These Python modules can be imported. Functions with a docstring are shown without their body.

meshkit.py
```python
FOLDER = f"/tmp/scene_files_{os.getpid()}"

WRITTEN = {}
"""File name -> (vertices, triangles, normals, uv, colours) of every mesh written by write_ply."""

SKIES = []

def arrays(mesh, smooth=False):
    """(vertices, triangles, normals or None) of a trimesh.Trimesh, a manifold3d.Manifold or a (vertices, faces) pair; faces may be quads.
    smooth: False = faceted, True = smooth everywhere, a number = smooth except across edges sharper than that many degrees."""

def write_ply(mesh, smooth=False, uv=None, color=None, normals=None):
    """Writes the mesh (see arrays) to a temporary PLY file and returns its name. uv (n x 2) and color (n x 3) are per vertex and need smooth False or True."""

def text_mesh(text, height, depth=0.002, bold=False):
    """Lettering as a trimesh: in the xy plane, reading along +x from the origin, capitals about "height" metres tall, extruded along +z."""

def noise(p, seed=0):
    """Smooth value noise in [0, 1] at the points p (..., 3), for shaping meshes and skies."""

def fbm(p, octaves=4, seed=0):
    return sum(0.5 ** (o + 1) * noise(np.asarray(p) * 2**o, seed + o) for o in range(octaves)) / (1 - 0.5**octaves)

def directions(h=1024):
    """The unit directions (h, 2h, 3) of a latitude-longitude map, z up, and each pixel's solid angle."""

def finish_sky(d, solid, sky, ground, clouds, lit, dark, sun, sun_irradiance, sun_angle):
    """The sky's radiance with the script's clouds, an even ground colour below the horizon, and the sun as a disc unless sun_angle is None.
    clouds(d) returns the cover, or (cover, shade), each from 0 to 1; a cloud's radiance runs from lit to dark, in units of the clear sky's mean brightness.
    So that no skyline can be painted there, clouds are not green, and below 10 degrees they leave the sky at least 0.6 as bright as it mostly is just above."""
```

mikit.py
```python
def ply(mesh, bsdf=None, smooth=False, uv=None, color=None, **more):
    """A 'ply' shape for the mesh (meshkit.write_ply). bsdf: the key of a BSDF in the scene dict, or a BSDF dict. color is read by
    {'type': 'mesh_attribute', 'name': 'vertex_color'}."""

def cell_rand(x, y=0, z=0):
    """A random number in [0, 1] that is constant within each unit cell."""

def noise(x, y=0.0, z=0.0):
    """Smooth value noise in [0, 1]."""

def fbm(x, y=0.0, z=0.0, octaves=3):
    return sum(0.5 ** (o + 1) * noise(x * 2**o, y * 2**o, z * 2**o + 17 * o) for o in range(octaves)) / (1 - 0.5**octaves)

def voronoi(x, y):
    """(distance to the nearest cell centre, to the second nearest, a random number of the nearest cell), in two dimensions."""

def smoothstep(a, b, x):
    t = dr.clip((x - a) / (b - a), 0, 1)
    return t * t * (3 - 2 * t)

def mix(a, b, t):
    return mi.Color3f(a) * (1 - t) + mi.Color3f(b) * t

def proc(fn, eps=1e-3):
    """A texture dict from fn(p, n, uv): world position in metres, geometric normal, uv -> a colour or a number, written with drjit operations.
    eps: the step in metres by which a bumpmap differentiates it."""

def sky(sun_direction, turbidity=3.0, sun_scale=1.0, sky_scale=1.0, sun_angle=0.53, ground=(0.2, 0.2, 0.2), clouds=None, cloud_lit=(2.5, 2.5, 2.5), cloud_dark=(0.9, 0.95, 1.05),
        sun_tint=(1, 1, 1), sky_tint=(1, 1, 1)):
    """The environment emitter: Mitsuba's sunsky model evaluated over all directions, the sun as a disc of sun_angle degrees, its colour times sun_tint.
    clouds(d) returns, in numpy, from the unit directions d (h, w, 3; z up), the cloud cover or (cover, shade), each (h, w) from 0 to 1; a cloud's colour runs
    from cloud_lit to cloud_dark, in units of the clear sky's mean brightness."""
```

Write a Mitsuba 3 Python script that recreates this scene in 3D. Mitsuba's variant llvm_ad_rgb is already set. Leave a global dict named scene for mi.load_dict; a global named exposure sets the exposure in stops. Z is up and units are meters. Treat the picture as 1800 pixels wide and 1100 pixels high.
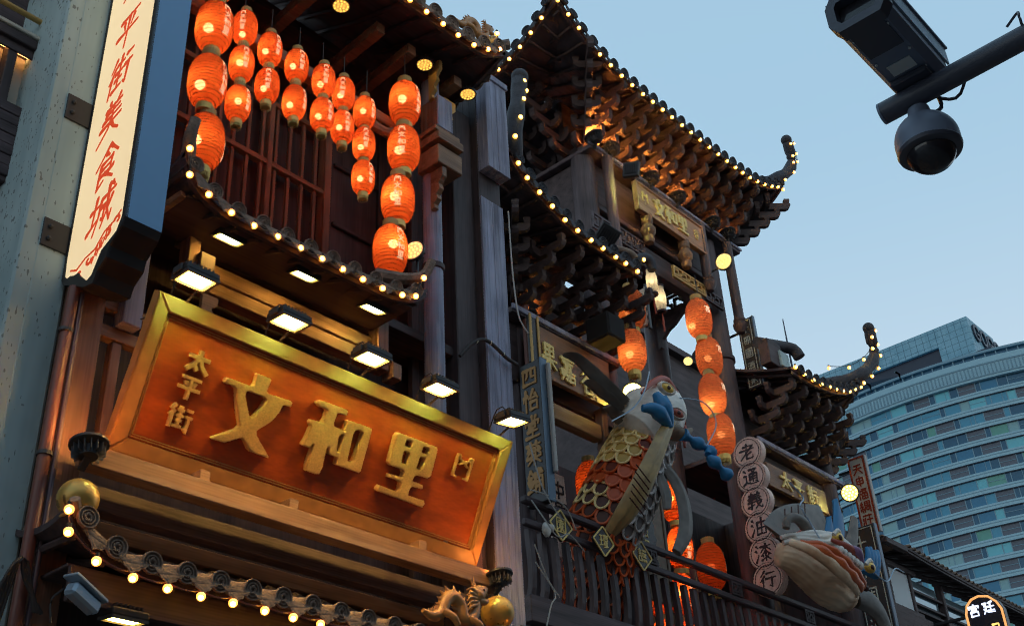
import math, random
import numpy as np, trimesh, mitsuba as mi, drjit as dr
import mikit, meshkit
from shapely.geometry import Polygon, LineString, Point
from shapely.geometry import box as sbox
from shapely.ops import unary_union
from shapely import affinity

scene, labels = {}, {}
T = mi.ScalarTransform4f
rnd = random.Random(7)

# ------------------------------------------------------------------ camera, sky, exposure
EYE = np.array([0, 0, 1.6])
scene['camera'] = {'type': 'perspective', 'fov': 46.79, 'fov_axis': 'x', 'near_clip': 0.05, 'far_clip': 3000.0,
                   'to_world': T().look_at(origin=EYE.tolist(), target=(EYE + [0.648, 0.555, 0.522]).tolist(), up=[-0.358, -0.382, 0.852])}
exposure = 0.0
# dusk: the sun is down behind the camera, the sky alone lights the street
def veil(d):      # thin even dusk haze over the whole dome, a little paler low down
    el = np.degrees(np.arcsin(np.clip(d[..., 2], -1, 1)))
    t = np.clip((el - 14) / 26, 0, 1)
    return np.full(d.shape[:2], .90), t * t * (3 - 2 * t)
scene['sky'] = mikit.sky([-0.75, -0.55, 0.16], turbidity=3.2, sun_scale=0.0, sky_scale=16.3, ground=(0.12, 0.11, 0.10), clouds=veil, cloud_lit=(.76, .89, 1.0), cloud_dark=(.475, .735, .94))

# ------------------------------------------------------------------ small helpers
def nrm(v):
    v = np.asarray(v, float)
    return v / np.linalg.norm(v)

X, Y, Z = np.eye(3)
count = {}
def numbered(key):
    n = count.get(key, -1) + 1
    count[key] = n
    return key if n == 0 else f'{key}_{n:03d}'

def thing(name, label, cat, group=None):
    key = numbered(name)
    labels[key] = {'label': label, 'category': cat}
    if group:
        labels[key]['group'] = group
    return key

def emitter(rgb, weight=1.0):
    return {'type': 'area', 'radiance': rgb if isinstance(rgb, dict) else {'type': 'rgb', 'value': [float(c) for c in rgb]}, 'sampling_weight': float(weight)}

def put(key, mesh, mat, smooth=False, emit=None, w=1.0, to=None, **more):
    d = mesh if isinstance(mesh, dict) else mikit.ply(mesh, None, smooth=smooth, **more)
    d = {**d, 'bsdf': {'type': 'ref', 'id': mat}}
    if emit is not None:
        d['emitter'] = emitter(emit, w)
    if to is not None:
        d['to_world'] = to
    scene[key] = d
    return key

def part(parent, name, mesh, mat, **kw):
    return put(numbered(parent + '__' + name), mesh, mat, **kw)

def solo(name, label, cat, mesh, mat, group=None, **kw):
    return put(thing(name, label, cat, group), mesh, mat, **kw)

def structure(name, mesh, mat, **kw):
    put(name, mesh, mat, **kw)
    labels[name] = {'kind': 'structure'}

def cat(*ms):
    v, f, at = [], [], 0
    for m in ms:
        a, b = (m.vertices, m.faces) if hasattr(m, 'vertices') else m
        a, b = np.asarray(a, float), np.asarray(b, int)
        v.append(a); f.append(b + at); at += len(a)
    return np.vstack(v), np.vstack(f)

def frame(o, u, v, n=None):
    """4x4 that takes (x, y, z) to o + x u + y v + z n."""
    n = np.cross(u, v) if n is None else n
    m = np.eye(4)
    m[:3, 0], m[:3, 1], m[:3, 2], m[:3, 3] = u, v, n, o
    return m

def moved(mesh, m):
    v, f = (mesh.vertices, mesh.faces) if hasattr(mesh, 'vertices') else mesh
    v = np.asarray(v, float) @ m[:3, :3].T + m[:3, 3]
    f = np.asarray(f, int)
    return (v, f[:, ::-1]) if np.linalg.det(m[:3, :3]) < 0 else (v, f)

_CB = None
def _chamfer_box(hx, hy, hz, b):
    global _CB
    s = []
    for sx in (-1, 1):
        for sy in (-1, 1):
            for sz in (-1, 1):
                s += [(sx * (hx - b), sy * (hy - b), sz * hz), (sx * (hx - b), sy * hy, sz * (hz - b)), (sx * hx, sy * (hy - b), sz * (hz - b))]
    v = np.array(s, float)
    if _CB is None:
        from scipy.spatial import ConvexHull
        q = np.array([(a * (3 if k % 3 == 0 else 3), c, d) for k, (a, c, d) in enumerate(_chamfer_pts(1, 1, 1, .3))])
        h = ConvexHull(q)
        f = h.simplices.copy()
        c = q[f].mean(1)
        nn = np.cross(q[f[:, 1]] - q[f[:, 0]], q[f[:, 2]] - q[f[:, 0]])
        flip = (nn * c).sum(1) < 0
        f[flip] = f[flip][:, ::-1]
        _CB = f
    return v, _CB

def _chamfer_pts(hx, hy, hz, b):
    s = []
    for sx in (-1, 1):
        for sy in (-1, 1):
            for sz in (-1, 1):
                s += [(sx * (hx - b), sy * (hy - b), sz * hz), (sx * (hx - b), sy * hy, sz * (hz - b)), (sx * hx, sy * (hy - b), sz * (hz - b))]
    return s

def box(x0, x1, y0, y1, z0, z1, b=0.008):
    h = np.array([x1 - x0, y1 - y0, z1 - z0]) / 2
    v, f = _chamfer_box(*h, min(b, h.min() * .45))
    return v + [(x0 + x1) / 2, (y0 + y1) / 2, (z0 + z1) / 2], f

def obox(c, h, ax=np.eye(3), b=0.008):
    """Box with centre c, half sizes h along the rows of ax."""
    v, f = _chamfer_box(*h, min(b, min(h) * .45))
    m = np.array(ax, float)
    v = v @ m + np.asarray(c, float)
    return (v, f if np.linalg.det(m) > 0 else f[:, ::-1])

def bar(p0, p1, w, h, up=Z, b=0.006):
    """Rectangular bar from p0 to p1, w wide, h high (towards up)."""
    p0, p1 = np.asarray(p0, float), np.asarray(p1, float)
    a = nrm(p1 - p0)
    s = nrm(np.cross(up, a)); u = np.cross(a, s)
    return obox((p0 + p1) / 2, (np.linalg.norm(p1 - p0) / 2, w / 2, h / 2), [a, s, u], b)

def grid_faces(nu, nv, closed_v=False):
    f = []
    i, j = np.meshgrid(np.arange(nu - 1), np.arange(nv if closed_v else nv - 1), indexing='ij')
    a = (i * nv + j).ravel(); b = (i * nv + (j + 1) % nv).ravel(); c = ((i + 1) * nv + (j + 1) % nv).ravel(); d = ((i + 1) * nv + j).ravel()
    return np.vstack([np.stack([a, b, c], 1), np.stack([a, c, d], 1)])

def smooth_path(pts, n):
    """Catmull-Rom through the points, n samples, even in arc length."""
    p = np.asarray(pts, float)
    if len(p) == 2:
        return p[0] + (p[1] - p[0]) * np.linspace(0, 1, n)[:, None]
    q = np.vstack([2 * p[0] - p[1], p, 2 * p[-1] - p[-2]])
    out = []
    for k in range(1, len(q) - 2):
        t = np.linspace(0, 1, 24, endpoint=False)[:, None]
        a, b, c, d = q[k - 1], q[k], q[k + 1], q[k + 2]
        out.append(.5 * (2 * b + (c - a) * t + (2 * a - 5 * b + 4 * c - d) * t ** 2 + (3 * b - a - 3 * c + d) * t ** 3))
    out = np.vstack(out + [p[-1:]])
    s = np.r_[0, np.cumsum(np.linalg.norm(np.diff(out, axis=0), axis=1))]
    return np.stack([np.interp(np.linspace(0, s[-1], n), s, out[:, k]) for k in range(3)], 1)

def tube(pts, r, sides=8, flat=None, cap=True):
    """Tube along the points; r one radius or one per point; flat = (rw, rh) factors, rh along flat_up."""
    p = np.asarray(pts, float); n = len(p)
    r = np.broadcast_to(np.asarray(r, float), (n,)) if np.ndim(r) < 2 else np.asarray(r, float)
    t = np.gradient(p, axis=0); t /= np.linalg.norm(t, axis=1, keepdims=True) + 1e-12
    ref = Z if abs(t[:, 2]).mean() < .9 else Y
    if flat is not None:
        ref = np.asarray(flat[2], float)
    a = np.cross(t, ref); a /= np.linalg.norm(a, axis=1, keepdims=True) + 1e-9
    b = np.cross(a, t)
    ang = np.arange(sides) * 2 * np.pi / sides
    fa, fb = (1, 1) if flat is None else flat[:2]
    v = p[:, None] + r[:, None, None] * (np.cos(ang)[None, :, None] * a[:, None] * fa + np.sin(ang)[None, :, None] * b[:, None] * fb)
    v = v.reshape(-1, 3); f = grid_faces(n, sides, True)
    # outward: check one face
    c = v[f[0]].mean(0) - p[0]
    if np.dot(np.cross(v[f[0][1]] - v[f[0][0]], v[f[0][2]] - v[f[0][0]]), c) < 0:
        f = f[:, ::-1]
    if cap:
        i = np.arange(sides)
        v = np.vstack([v, p[0], p[-1]])
        c0 = np.stack([i, (i + 1) % sides, np.full(sides, n * sides)], 1)
        c1 = np.stack([(n - 1) * sides + i, (n - 1) * sides + (i + 1) % sides, np.full(sides, n * sides + 1)], 1)
        def orient(c, d):
            k = np.cross(v[c[0][1]] - v[c[0][0]], v[c[0][2]] - v[c[0][0]])
            return c if np.dot(k, d) > 0 else c[:, ::-1]
        f = np.vstack([f, orient(c0, -t[0]), orient(c1, t[-1])])
    return v, f

def cyl(p0, p1, r, sides=16, r1=None):
    return tube([p0, p1], [r, r if r1 is None else r1], sides)

def lathe(profile, sides=24, m=None):
    """Revolve (r, z) pairs (from bottom to top) about z."""
    pr = np.asarray(profile, float); n = len(pr)
    ang = np.arange(sides) * 2 * np.pi / sides
    v = np.stack([pr[:, 0, None] * np.cos(ang), pr[:, 0, None] * np.sin(ang), np.repeat(pr[:, 1, None], sides, 1)], -1).reshape(-1, 3)
    f = grid_faces(n, sides, True)
    i = np.arange(sides)
    v = np.vstack([v, [0, 0, pr[0, 1]], [0, 0, pr[-1, 1]]])
    f = np.vstack([f, np.stack([(i + 1) % sides, i, np.full(sides, n * sides)], 1), np.stack([(n - 1) * sides + i, (n - 1) * sides + (i + 1) % sides, np.full(sides, n * sides + 1)], 1)])
    return (v, f) if m is None else moved((v, f), m)

def polys(g):
    return [p for p in getattr(g, 'geoms', [g]) if isinstance(p, Polygon) and p.area > 1e-9]

def extr(poly, depth, m=None, z0=0.0):
    """Extrude a shapely polygon (any kind) from z0 to z0 + depth, then place it with m."""
    ms = []
    for p in polys(poly):
        e = trimesh.creation.extrude_polygon(p, depth, engine='earcut')
        ms.append((np.asarray(e.vertices) + [0, 0, z0], np.asarray(e.faces)))
    r = cat(*ms)
    return r if m is None else moved(r, m)

def raised(poly, depth, bev, m=None):
    """Extrusion with a stepped, softened front edge."""
    a = extr(poly, depth - bev)
    inner = poly.buffer(-bev, quad_segs=2)
    mid = poly.buffer(-bev * .4, quad_segs=2)
    ms = [a]
    if polys(mid): ms.append(extr(mid, depth - bev * .45))
    if polys(inner): ms.append(extr(inner, depth))
    r = cat(*ms)
    return r if m is None else moved(r, m)

def sphere(c, r, n=2):
    s = trimesh.creation.icosphere(subdivisions=n, radius=1.0)
    return np.asarray(s.vertices) * np.asarray(r) + np.asarray(c), np.asarray(s.faces)

def sheet(p, thick, nrm_dir):
    """A grid of points (n, m, 3) as a closed slab of the given thickness against nrm_dir."""
    n, m = p.shape[:2]
    a = p.reshape(-1, 3); b = a - np.asarray(nrm_dir, float) * thick
    f = grid_faces(n, m)
    k = np.cross(a[f[0, 1]] - a[f[0, 0]], a[f[0, 2]] - a[f[0, 0]])
    if np.dot(k, nrm_dir) < 0: f = f[:, ::-1]
    e = np.r_[np.arange(m - 1), m - 1 + m * np.arange(n - 1), n * m - 1 - np.arange(m - 1), (n - 1 - np.arange(n - 1)) * m]
    e2 = np.roll(e, -1); o = n * m
    side = np.vstack([np.stack([e, e2, e2 + o], 1), np.stack([e, e2 + o, e + o], 1)])
    c = a.mean(0); k = np.cross(a[e2[0]] - a[e[0]], (b[e2[0]] - a[e[0]])); 
    if np.dot(k, a[e[0]] - c) < 0: side = side[:, ::-1]
    return np.vstack([a, b]), np.vstack([f, f[:, ::-1] + o, side])

def outward(v, f):
    a = v[f] - v.mean(0)
    return (v, f) if (a[:, 0] * np.cross(a[:, 1], a[:, 2])).sum() > 0 else (v, f[:, ::-1])

def to4(m):
    return T(m.tolist()) if not isinstance(m, T) else m

# ------------------------------------------------------------------ materials
def rgb(c):
    return {'type': 'rgb', 'value': [float(x) for x in c]}

def plain(name, c, rough=.6, metal=0.0, spec=.4, two=False, clear=0.0):
    d = {'type': 'principled', 'base_color': rgb(c), 'roughness': rough, 'metallic': metal, 'specular': spec}
    if clear: d['clearcoat'] = clear; d['clearcoat_gloss'] = .7
    scene[name] = {'type': 'twosided', 'b': d} if two else d

def wood(axis, dark, light, wear=0.0, wearc=(.3, .28, .26)):
    def fn(p, n, uv):
        a, b, c = (p.x, p.y, p.z) if axis == 'x' else (p.z, p.x, p.y)
        big = mikit.fbm(a * .9, b * 9, c * 9)
        fine = mikit.noise(a * 3.5, b * 85, c * 85)
        blot = mikit.fbm(p.x * 2.3 + 5, p.y * 2.3, p.z * 2.3)
        t = dr.clip(big * 1.3 - .15 + (fine - .5) * .45, 0, 1)
        col = mikit.mix(dark, light, t) * (.62 + .76 * blot)
        if wear:
            k = mikit.smoothstep(.58, .74, mikit.fbm(a * 1.7, b * 14 + 3, c * 14)) * wear
            col = mikit.mix(col, wearc, k)
        return col
    return fn

def wood_bump(axis):
    def fn(p, n, uv):
        a, b, c = (p.x, p.y, p.z) if axis == 'x' else (p.z, p.x, p.y)
        return mikit.noise(a * 3.5, b * 85, c * 85) * .5 + mikit.fbm(a * 1.5, b * 16, c * 16)
    return fn
BX, BZ = wood_bump('x'), wood_bump('z')

def procmat(name, fn, rough=.6, metal=0.0, spec=.4, bump=None, bscale=.002, eps=.002):
    d = {'type': 'principled', 'base_color': mikit.proc(fn), 'roughness': rough, 'metallic': metal, 'specular': spec}
    if bump is not None:
        d = {'type': 'bumpmap', 'scale': bscale, 't': mikit.proc(bump, eps=eps), 'b': d}
    scene[name] = d

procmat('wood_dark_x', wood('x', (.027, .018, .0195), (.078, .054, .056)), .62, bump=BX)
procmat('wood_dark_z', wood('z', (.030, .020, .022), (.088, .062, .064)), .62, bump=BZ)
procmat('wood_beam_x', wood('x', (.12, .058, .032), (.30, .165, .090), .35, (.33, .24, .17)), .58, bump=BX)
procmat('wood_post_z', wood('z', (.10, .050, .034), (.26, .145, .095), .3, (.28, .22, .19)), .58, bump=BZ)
procmat('plank_grey_z', wood('z', (.13, .125, .165), (.33, .34, .46), .4, (.38, .39, .48)), .7, bump=BZ)
procmat('wood_purple_x', wood('x', (.034, .023, .026), (.105, .074, .082)), .55, bump=BX)
procmat('wood_purple_z', wood('z', (.036, .026, .029), (.115, .083, .090)), .55, bump=BZ)

def concrete(p, n, uv):
    big = mikit.fbm(p.x * 1.3, p.y * 1.3, p.z * .9, 4)
    run = mikit.fbm(p.x * 9, p.y * 9, p.z * .6)
    sp = mikit.smoothstep(.80, .86, mikit.noise(p.x * 60, p.y * 60, p.z * 17))
    col = mikit.mix((.22, .32, .345), (.50, .60, .60), dr.clip(big * .8 + run * .6 - .22, 0, 1))
    return mikit.mix(col, (.10, .10, .10), sp * .7)
def concrete_b(p, n, uv):
    return mikit.fbm(p.x * 14, p.y * 14, p.z * 14) + .4 * mikit.noise(p.x * 60, p.y * 60, p.z * 60)
procmat('concrete', concrete, .85, bump=concrete_b, bscale=.004)

def tilefn(a, b):
    def fn(p, n, uv):
        return mikit.mix(a, b, mikit.fbm(p.x * 11, p.y * 11, p.z * 11)) * (.7 + .6 * mikit.noise(p.x * 60, p.y * 60, p.z * 60))
    return fn
procmat('tile_grey', tilefn((.060, .055, .056), (.17, .155, .15)), .7)
procmat('tile_stone', tilefn((.10, .070, .054), (.30, .215, .165)), .75)
procmat('tile_dark', tilefn((.020, .020, .026), (.055, .055, .068)), .65)
def signred(p, n, uv):
    g = mikit.fbm(p.x * 2.2, p.y * 9, p.z * 9, 4)
    s = mikit.noise(p.x * 25, p.y * 60, p.z * 60)
    return mikit.mix((.20, .030, .007), (.44, .074, .011), dr.clip(g * 1.2 + (s - .5) * .25, 0, 1))
procmat('sign_red', signred, .42, spec=.5)
def goldpaint(p, n, uv):
    g = mikit.fbm(p.x * 6, p.y * 6, p.z * 6, 4)
    return mikit.mix((.26, .115, .034), (.50, .245, .075), g)
procmat('sign_gold', goldpaint, .42, metal=.0, spec=.6)
def letterpaint(p, n, uv):
    return mikit.mix((.64, .36, .11), (.88, .56, .19), mikit.fbm(p.x * 7, p.y * 7, p.z * 7, 4)) * (.85 + .3 * mikit.noise(p.x * 90, p.y * 90, p.z * 90))
procmat('letter_bronze', letterpaint, .36, metal=.15)
def carp(p, n, uv):
    return mikit.mix((.50, .47, .42), (.78, .75, .70), mikit.fbm(p.x * 14, p.y * 14, p.z * 14))
procmat('carp_white', carp, .5)
plain('gold_bright', (.72, .50, .14), .35, .4)
plain('gold_dull', (.48, .30, .10), .5, .3)
plain('black_metal', (.03, .03, .034), .45, .3)
plain('dark_iron', (.06, .06, .065), .55, .4)
plain('cable', (.035, .03, .03), .6)
plain('cable_pale', (.42, .40, .38), .6)
plain('glass_warm', (.8, .75, .6), .3)
plain('purple_metal', (.12, .085, .10), .4, .3)
plain('red_pipe', (.17, .06, .045), .4)
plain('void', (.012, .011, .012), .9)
plain('cream_print', (.75, .68, .52), .7)

# ------------------------------------------------------------------ lettering: strokes on a 100 x 100 grid (x right, y down), two digits each
STROKES = {
 '太': '0838 9238;5008 4740 3268 0894;5240 6668 9593;3872 5288', '平': '1215 8815;3028 3645;7026 6245;0655 9455;5015 5098',
 '街': '2206 0830;2430 0655;1648 1698;3225 6025;4608 4646;3046 6246;3464 6064;4650 4688;2888 6486;7018 9418;6844 9844;8444 8494 7486',
 '文': '5005 5024;0830 9230;2632 4465 9296;7430 5466 0896', '和': '4206 1018;0436 5036;2818 2898;2638 0472;3040 5062;5830 5888;5830 9230 9288;5880 9280',
 '里': '2008 2056;2008 8008 8056;2032 8032;2056 8056;5008 5094;1674 8474;0594 9594',
 '美': '3004 3816;7004 6016;1818 8218;2230 7830;1443 8643;5018 5043;0858 9258;5048 4470 0896;5460 7080 9496',
 '食': '5004 0640;5004 9440;4422 5630;2840 7240;2840 2894 5084;7240 7268;2854 7254;2868 7268;8468 6676;5068 9296',
 '城': '0434 3834;2010 2072;0478 3866;4426 9826;4426 4462 3496;4846 6446 6478 5672;6806 7660 9694 9876;9040 6494;8008 9018',
 '四': '1020 1088;1020 9020 9088;1086 9086;3820 3648 2660;6220 6256 8056',
 '怡': '2004 2098;0830 0650;3026 3842;6806 4640 9040;8026 9648;4858 4894;4858 9058 9094;4890 9090',
 '堂': '5002 5020;2604 3418;7404 6618;0824 0840;0824 9224 8840;3036 3052;3036 7036 7052;3052 7052;2066 8066;5054 5092;0892 9292',
 '藥': '0812 9212;3202 3222;6802 6822;3828 3856;3828 6228 6256;3842 6242;3856 6256;2028 0840 2444;2440 0658;8028 9440 7444;7640 9458;0666 9466;5058 5098;4668 1092;5468 9092',
 '鋪': '2204 0428;2204 4026;1232 3632;0646 4046;2232 2288;1056 1474;3656 3072;0290 4284;4620 9820;7204 7296;8606 9414;5034 5096;5034 9434 9494;5054 9454;5072 9472',
 '嘉': '1010 9010;5002 5024;2024 8024;3432 3446;3432 6632 6646;3446 6646;3650 4258;6450 5858;0660 9460;0874 4474 4096 3290;2866 0898;5674 5696;5674 8874 8896;5694 8894',
 '谷': '3604 1224;6404 8824;5020 0656;5020 9456;3058 3094;3058 7058 7094;3090 7090',
 '果': '2406 2446;2406 7606 7646;2426 7626;2446 7646;5006 5098;0662 9462;4664 1092;5464 9092',
 '園': '0806 0896;0806 9206 9296;0894 9294;2622 7422;5012 5034;2034 8034;3644 3656;3644 6444 6456;3656 6456;5056 3068 1880;4464 4484 5478;5062 7886;7058 6066',
 '瓊': '0816 3616;0846 3646;0482 4074;2216 2278;4610 9610;7002 6218;4820 9620;5030 5046;5030 9030 9046;5046 9046;5656 5676;5656 8456 8476;5676 8476;7046 7090;4890 9680',
 '讌': '2004 2612;0616 4016;1028 3628;1040 3640;1054 1086;1054 3854 3886;1086 3886;5012 9612;6204 6222;8404 8422;5634 9434;5028 5050;6834 6852 8252 8234;5056 9656;5070 4690;6470 6690;7870 8288;9070 9690',
 '老': '2616 7416;4804 4836;0636 9436;8618 4060 0888;4650 4690 8690 8876;7456 4870',
 '通': '0810 1820;0640 2040 2076;0292 2078 4892 9692;4010 8610 6626;6022 7032;4236 4284;4236 8836 8884 8080;4252 8852;4266 8866;6436 6482',
 '義': '3002 3612;7002 6412;1412 8612;2022 8022;1032 9032;5012 5032;4436 1242;0852 9452;2838 2892 2086;0878 4668;5836 7076 9694 9682;8860 5292;7638 8444',
 '油': '0808 1618;0434 1242;0494 2060;3826 3894;3826 9026 9094;3858 9058;3892 9092;6404 6492',
 '漆': '0808 1618;0434 1242;0494 2060;3416 9616;6404 6448;6018 3446;6618 9646;6442 3666;6442 9466;6450 6496;4464 5072;4090 5880;8462 7472;7076 9294',
 '行': '3004 0830;3030 0456;2046 2098;4418 9218;3846 9846;7446 7492 6084', '十': '0840 9240;5004 5098',
 '冊': '1412 1490;1412 8612 8690;4012 4090;6212 6290;0450 9650',
 '國': '0806 0896;0806 9206 9296;0894 9294;2026 8026;2642 2660;2642 4442 4460;2660 4460;2078 5072;5614 6460 8280;7640 5284',
 '酒': '0808 1618;0434 1242;0494 2060;3012 9612;5412 5430;7212 7230;3630 3696;3630 9030 9096;3694 9094;5430 4854;7230 7252 8852;3670 9070',
 '家': '5002 5010;0812 0828;0812 9212 8826;2030 8030;5432 1454;4440 5862 5494 4288;4854 1476;5268 1296;8440 6056;6052 9692',
 '天': '1616 8416;0844 9244;5016 4650 0896;5248 9496', '申': '2024 2072;2024 8024 8072;2048 8048;2072 8072;5004 5098',
 '福': '2004 2814;0622 3622 0656;2240 2298;2844 3854;4210 9610;5022 5038;5022 8822 8838;5038 8838;4448 4494;4448 9448 9494;4470 9470;4492 9492;6848 6892',
 '綢': '2604 1026 2626;3020 0846 3646;2246 2296;1060 0684;3460 3878;4808 4860 4096;4808 9608 9694 8890;5824 8624;7214 7242;5642 8842;6054 6076;6054 8454 8476;6076 8476',
 '莊': '0812 9212;3202 3222;6802 6822;0830 0850;0850 2650;2628 2696;0866 2666;0866 0694;4046 9646;6828 6890;4490 9290',
 '宮': '5002 5012;0814 0834;0814 9214 8832;3028 3046;3028 7028 7046;3046 7046;2060 2096;2060 8060 8096;2094 8094;5046 4460',
 '廷': '0412 3012 1236 3236 2270 0496;1260 4088 9692;8006 4814;6410 6476;4444 9444;4476 9476',
 '中': '1026 1066;1026 9026 9066;1066 9066;5004 5098', '足': '2606 2636;2606 7406 7436;2636 7436;5036 5088;5060 8060;2450 2488;0894 9688',
 '小': '5006 5094 3886;2436 0874;7436 9274', '松': '2204 2298;0428 4228;2232 0472;2438 4054;6408 4850;7208 9850;6446 4890 8882;8062 9496',
 '門': '2204 1092 2894;2206 4008 4424;7806 9092 7494;7808 6008 5624;3030 7030;5030 3056;5030 7058',
 '富': '5002 5012;0814 0832;0814 9214 8832;2224 7824;3034 3048;3034 7034 7048;3048 7048;1858 1896;1858 8258 8296;5058 5096;1876 8276;1896 8296',
}

def unit_strokes(ch):
    return [np.array([(int(q[:2]) / 100, 1 - int(q[2:]) / 100) for q in s.split()]) for s in STROKES[ch].split(';')]

def glyph(ch, w=.09, brush=False):
    """The character as a polygon in the unit square, y up."""
    g = []
    for s in unit_strokes(ch):
        if brush:
            d = np.linalg.norm(s[-1] - s[0])
            q = []
            P = np.vstack([s[0] + (s[1] - s[0]) * t for t in np.linspace(0, 1, 5)] + [s[k] + (s[k + 1] - s[k]) * t for k in range(1, len(s) - 1) for t in np.linspace(.2, 1, 5)])
            n = len(P)
            for k in range(n - 1):
                t0, t1 = k / (n - 1), (k + 1) / (n - 1)
                r0, r1 = (w * (.72 - .42 * t ** 1.5 + .12 * math.cos(t * 6.3)) for t in (t0, t1))
                q.append(unary_union([Point(P[k]).buffer(r0, quad_segs=2), Point(P[k + 1]).buffer(r1, quad_segs=2)]).convex_hull)
            g.append(unary_union(q))
        else:
            g.append(LineString(s).buffer(w / 2, cap_style=2, join_style=2, quad_segs=2))
    return unary_union(g).simplify(.006)

def write(parent, chars, places, mat, u, v, size, depth=.012, w=.10, brush=False, shear=0.0, name='character', bev=0.0, **kw):
    """One raised character after another, each centred on its place and lying in the u, v plane."""
    n = np.cross(u, v)
    for ch, o in zip(chars, places):
        sx, sy = (size, size) if np.ndim(size) == 0 else size
        g = affinity.affine_transform(affinity.translate(glyph(ch, w, brush), -.5, -.5), [sx, shear * sx, 0, sy, 0, 0])
        m = frame(o, u, v, n)
        part(parent, name, raised(g, depth, bev, m) if bev else extr(g, depth, m), mat, **kw)

# ================================================================== SETTING
def paving(p, n, uv):
    e = dr.minimum(dr.abs(p.x * 1.6 - dr.round(p.x * 1.6)), dr.abs(p.y * 1.6 - dr.round(p.y * 1.6)))
    col = mikit.mix((.10, .10, .10), (.20, .19, .18), mikit.fbm(p.x * 3, p.y * 3, 0) * .6 + .4 * mikit.cell_rand(p.x * 1.6 + .5, p.y * 1.6 + .5))
    return mikit.mix((.04, .04, .04), col, mikit.smoothstep(.012, .03, e))
procmat('paving', paving, .6)
gx = np.array([[(x, y, 0.0) for y in np.linspace(-700, 900, 9)] for x in np.linspace(-700, 1100, 9)])
structure('street_pavement', sheet(gx, .3, Z), 'paving')

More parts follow.
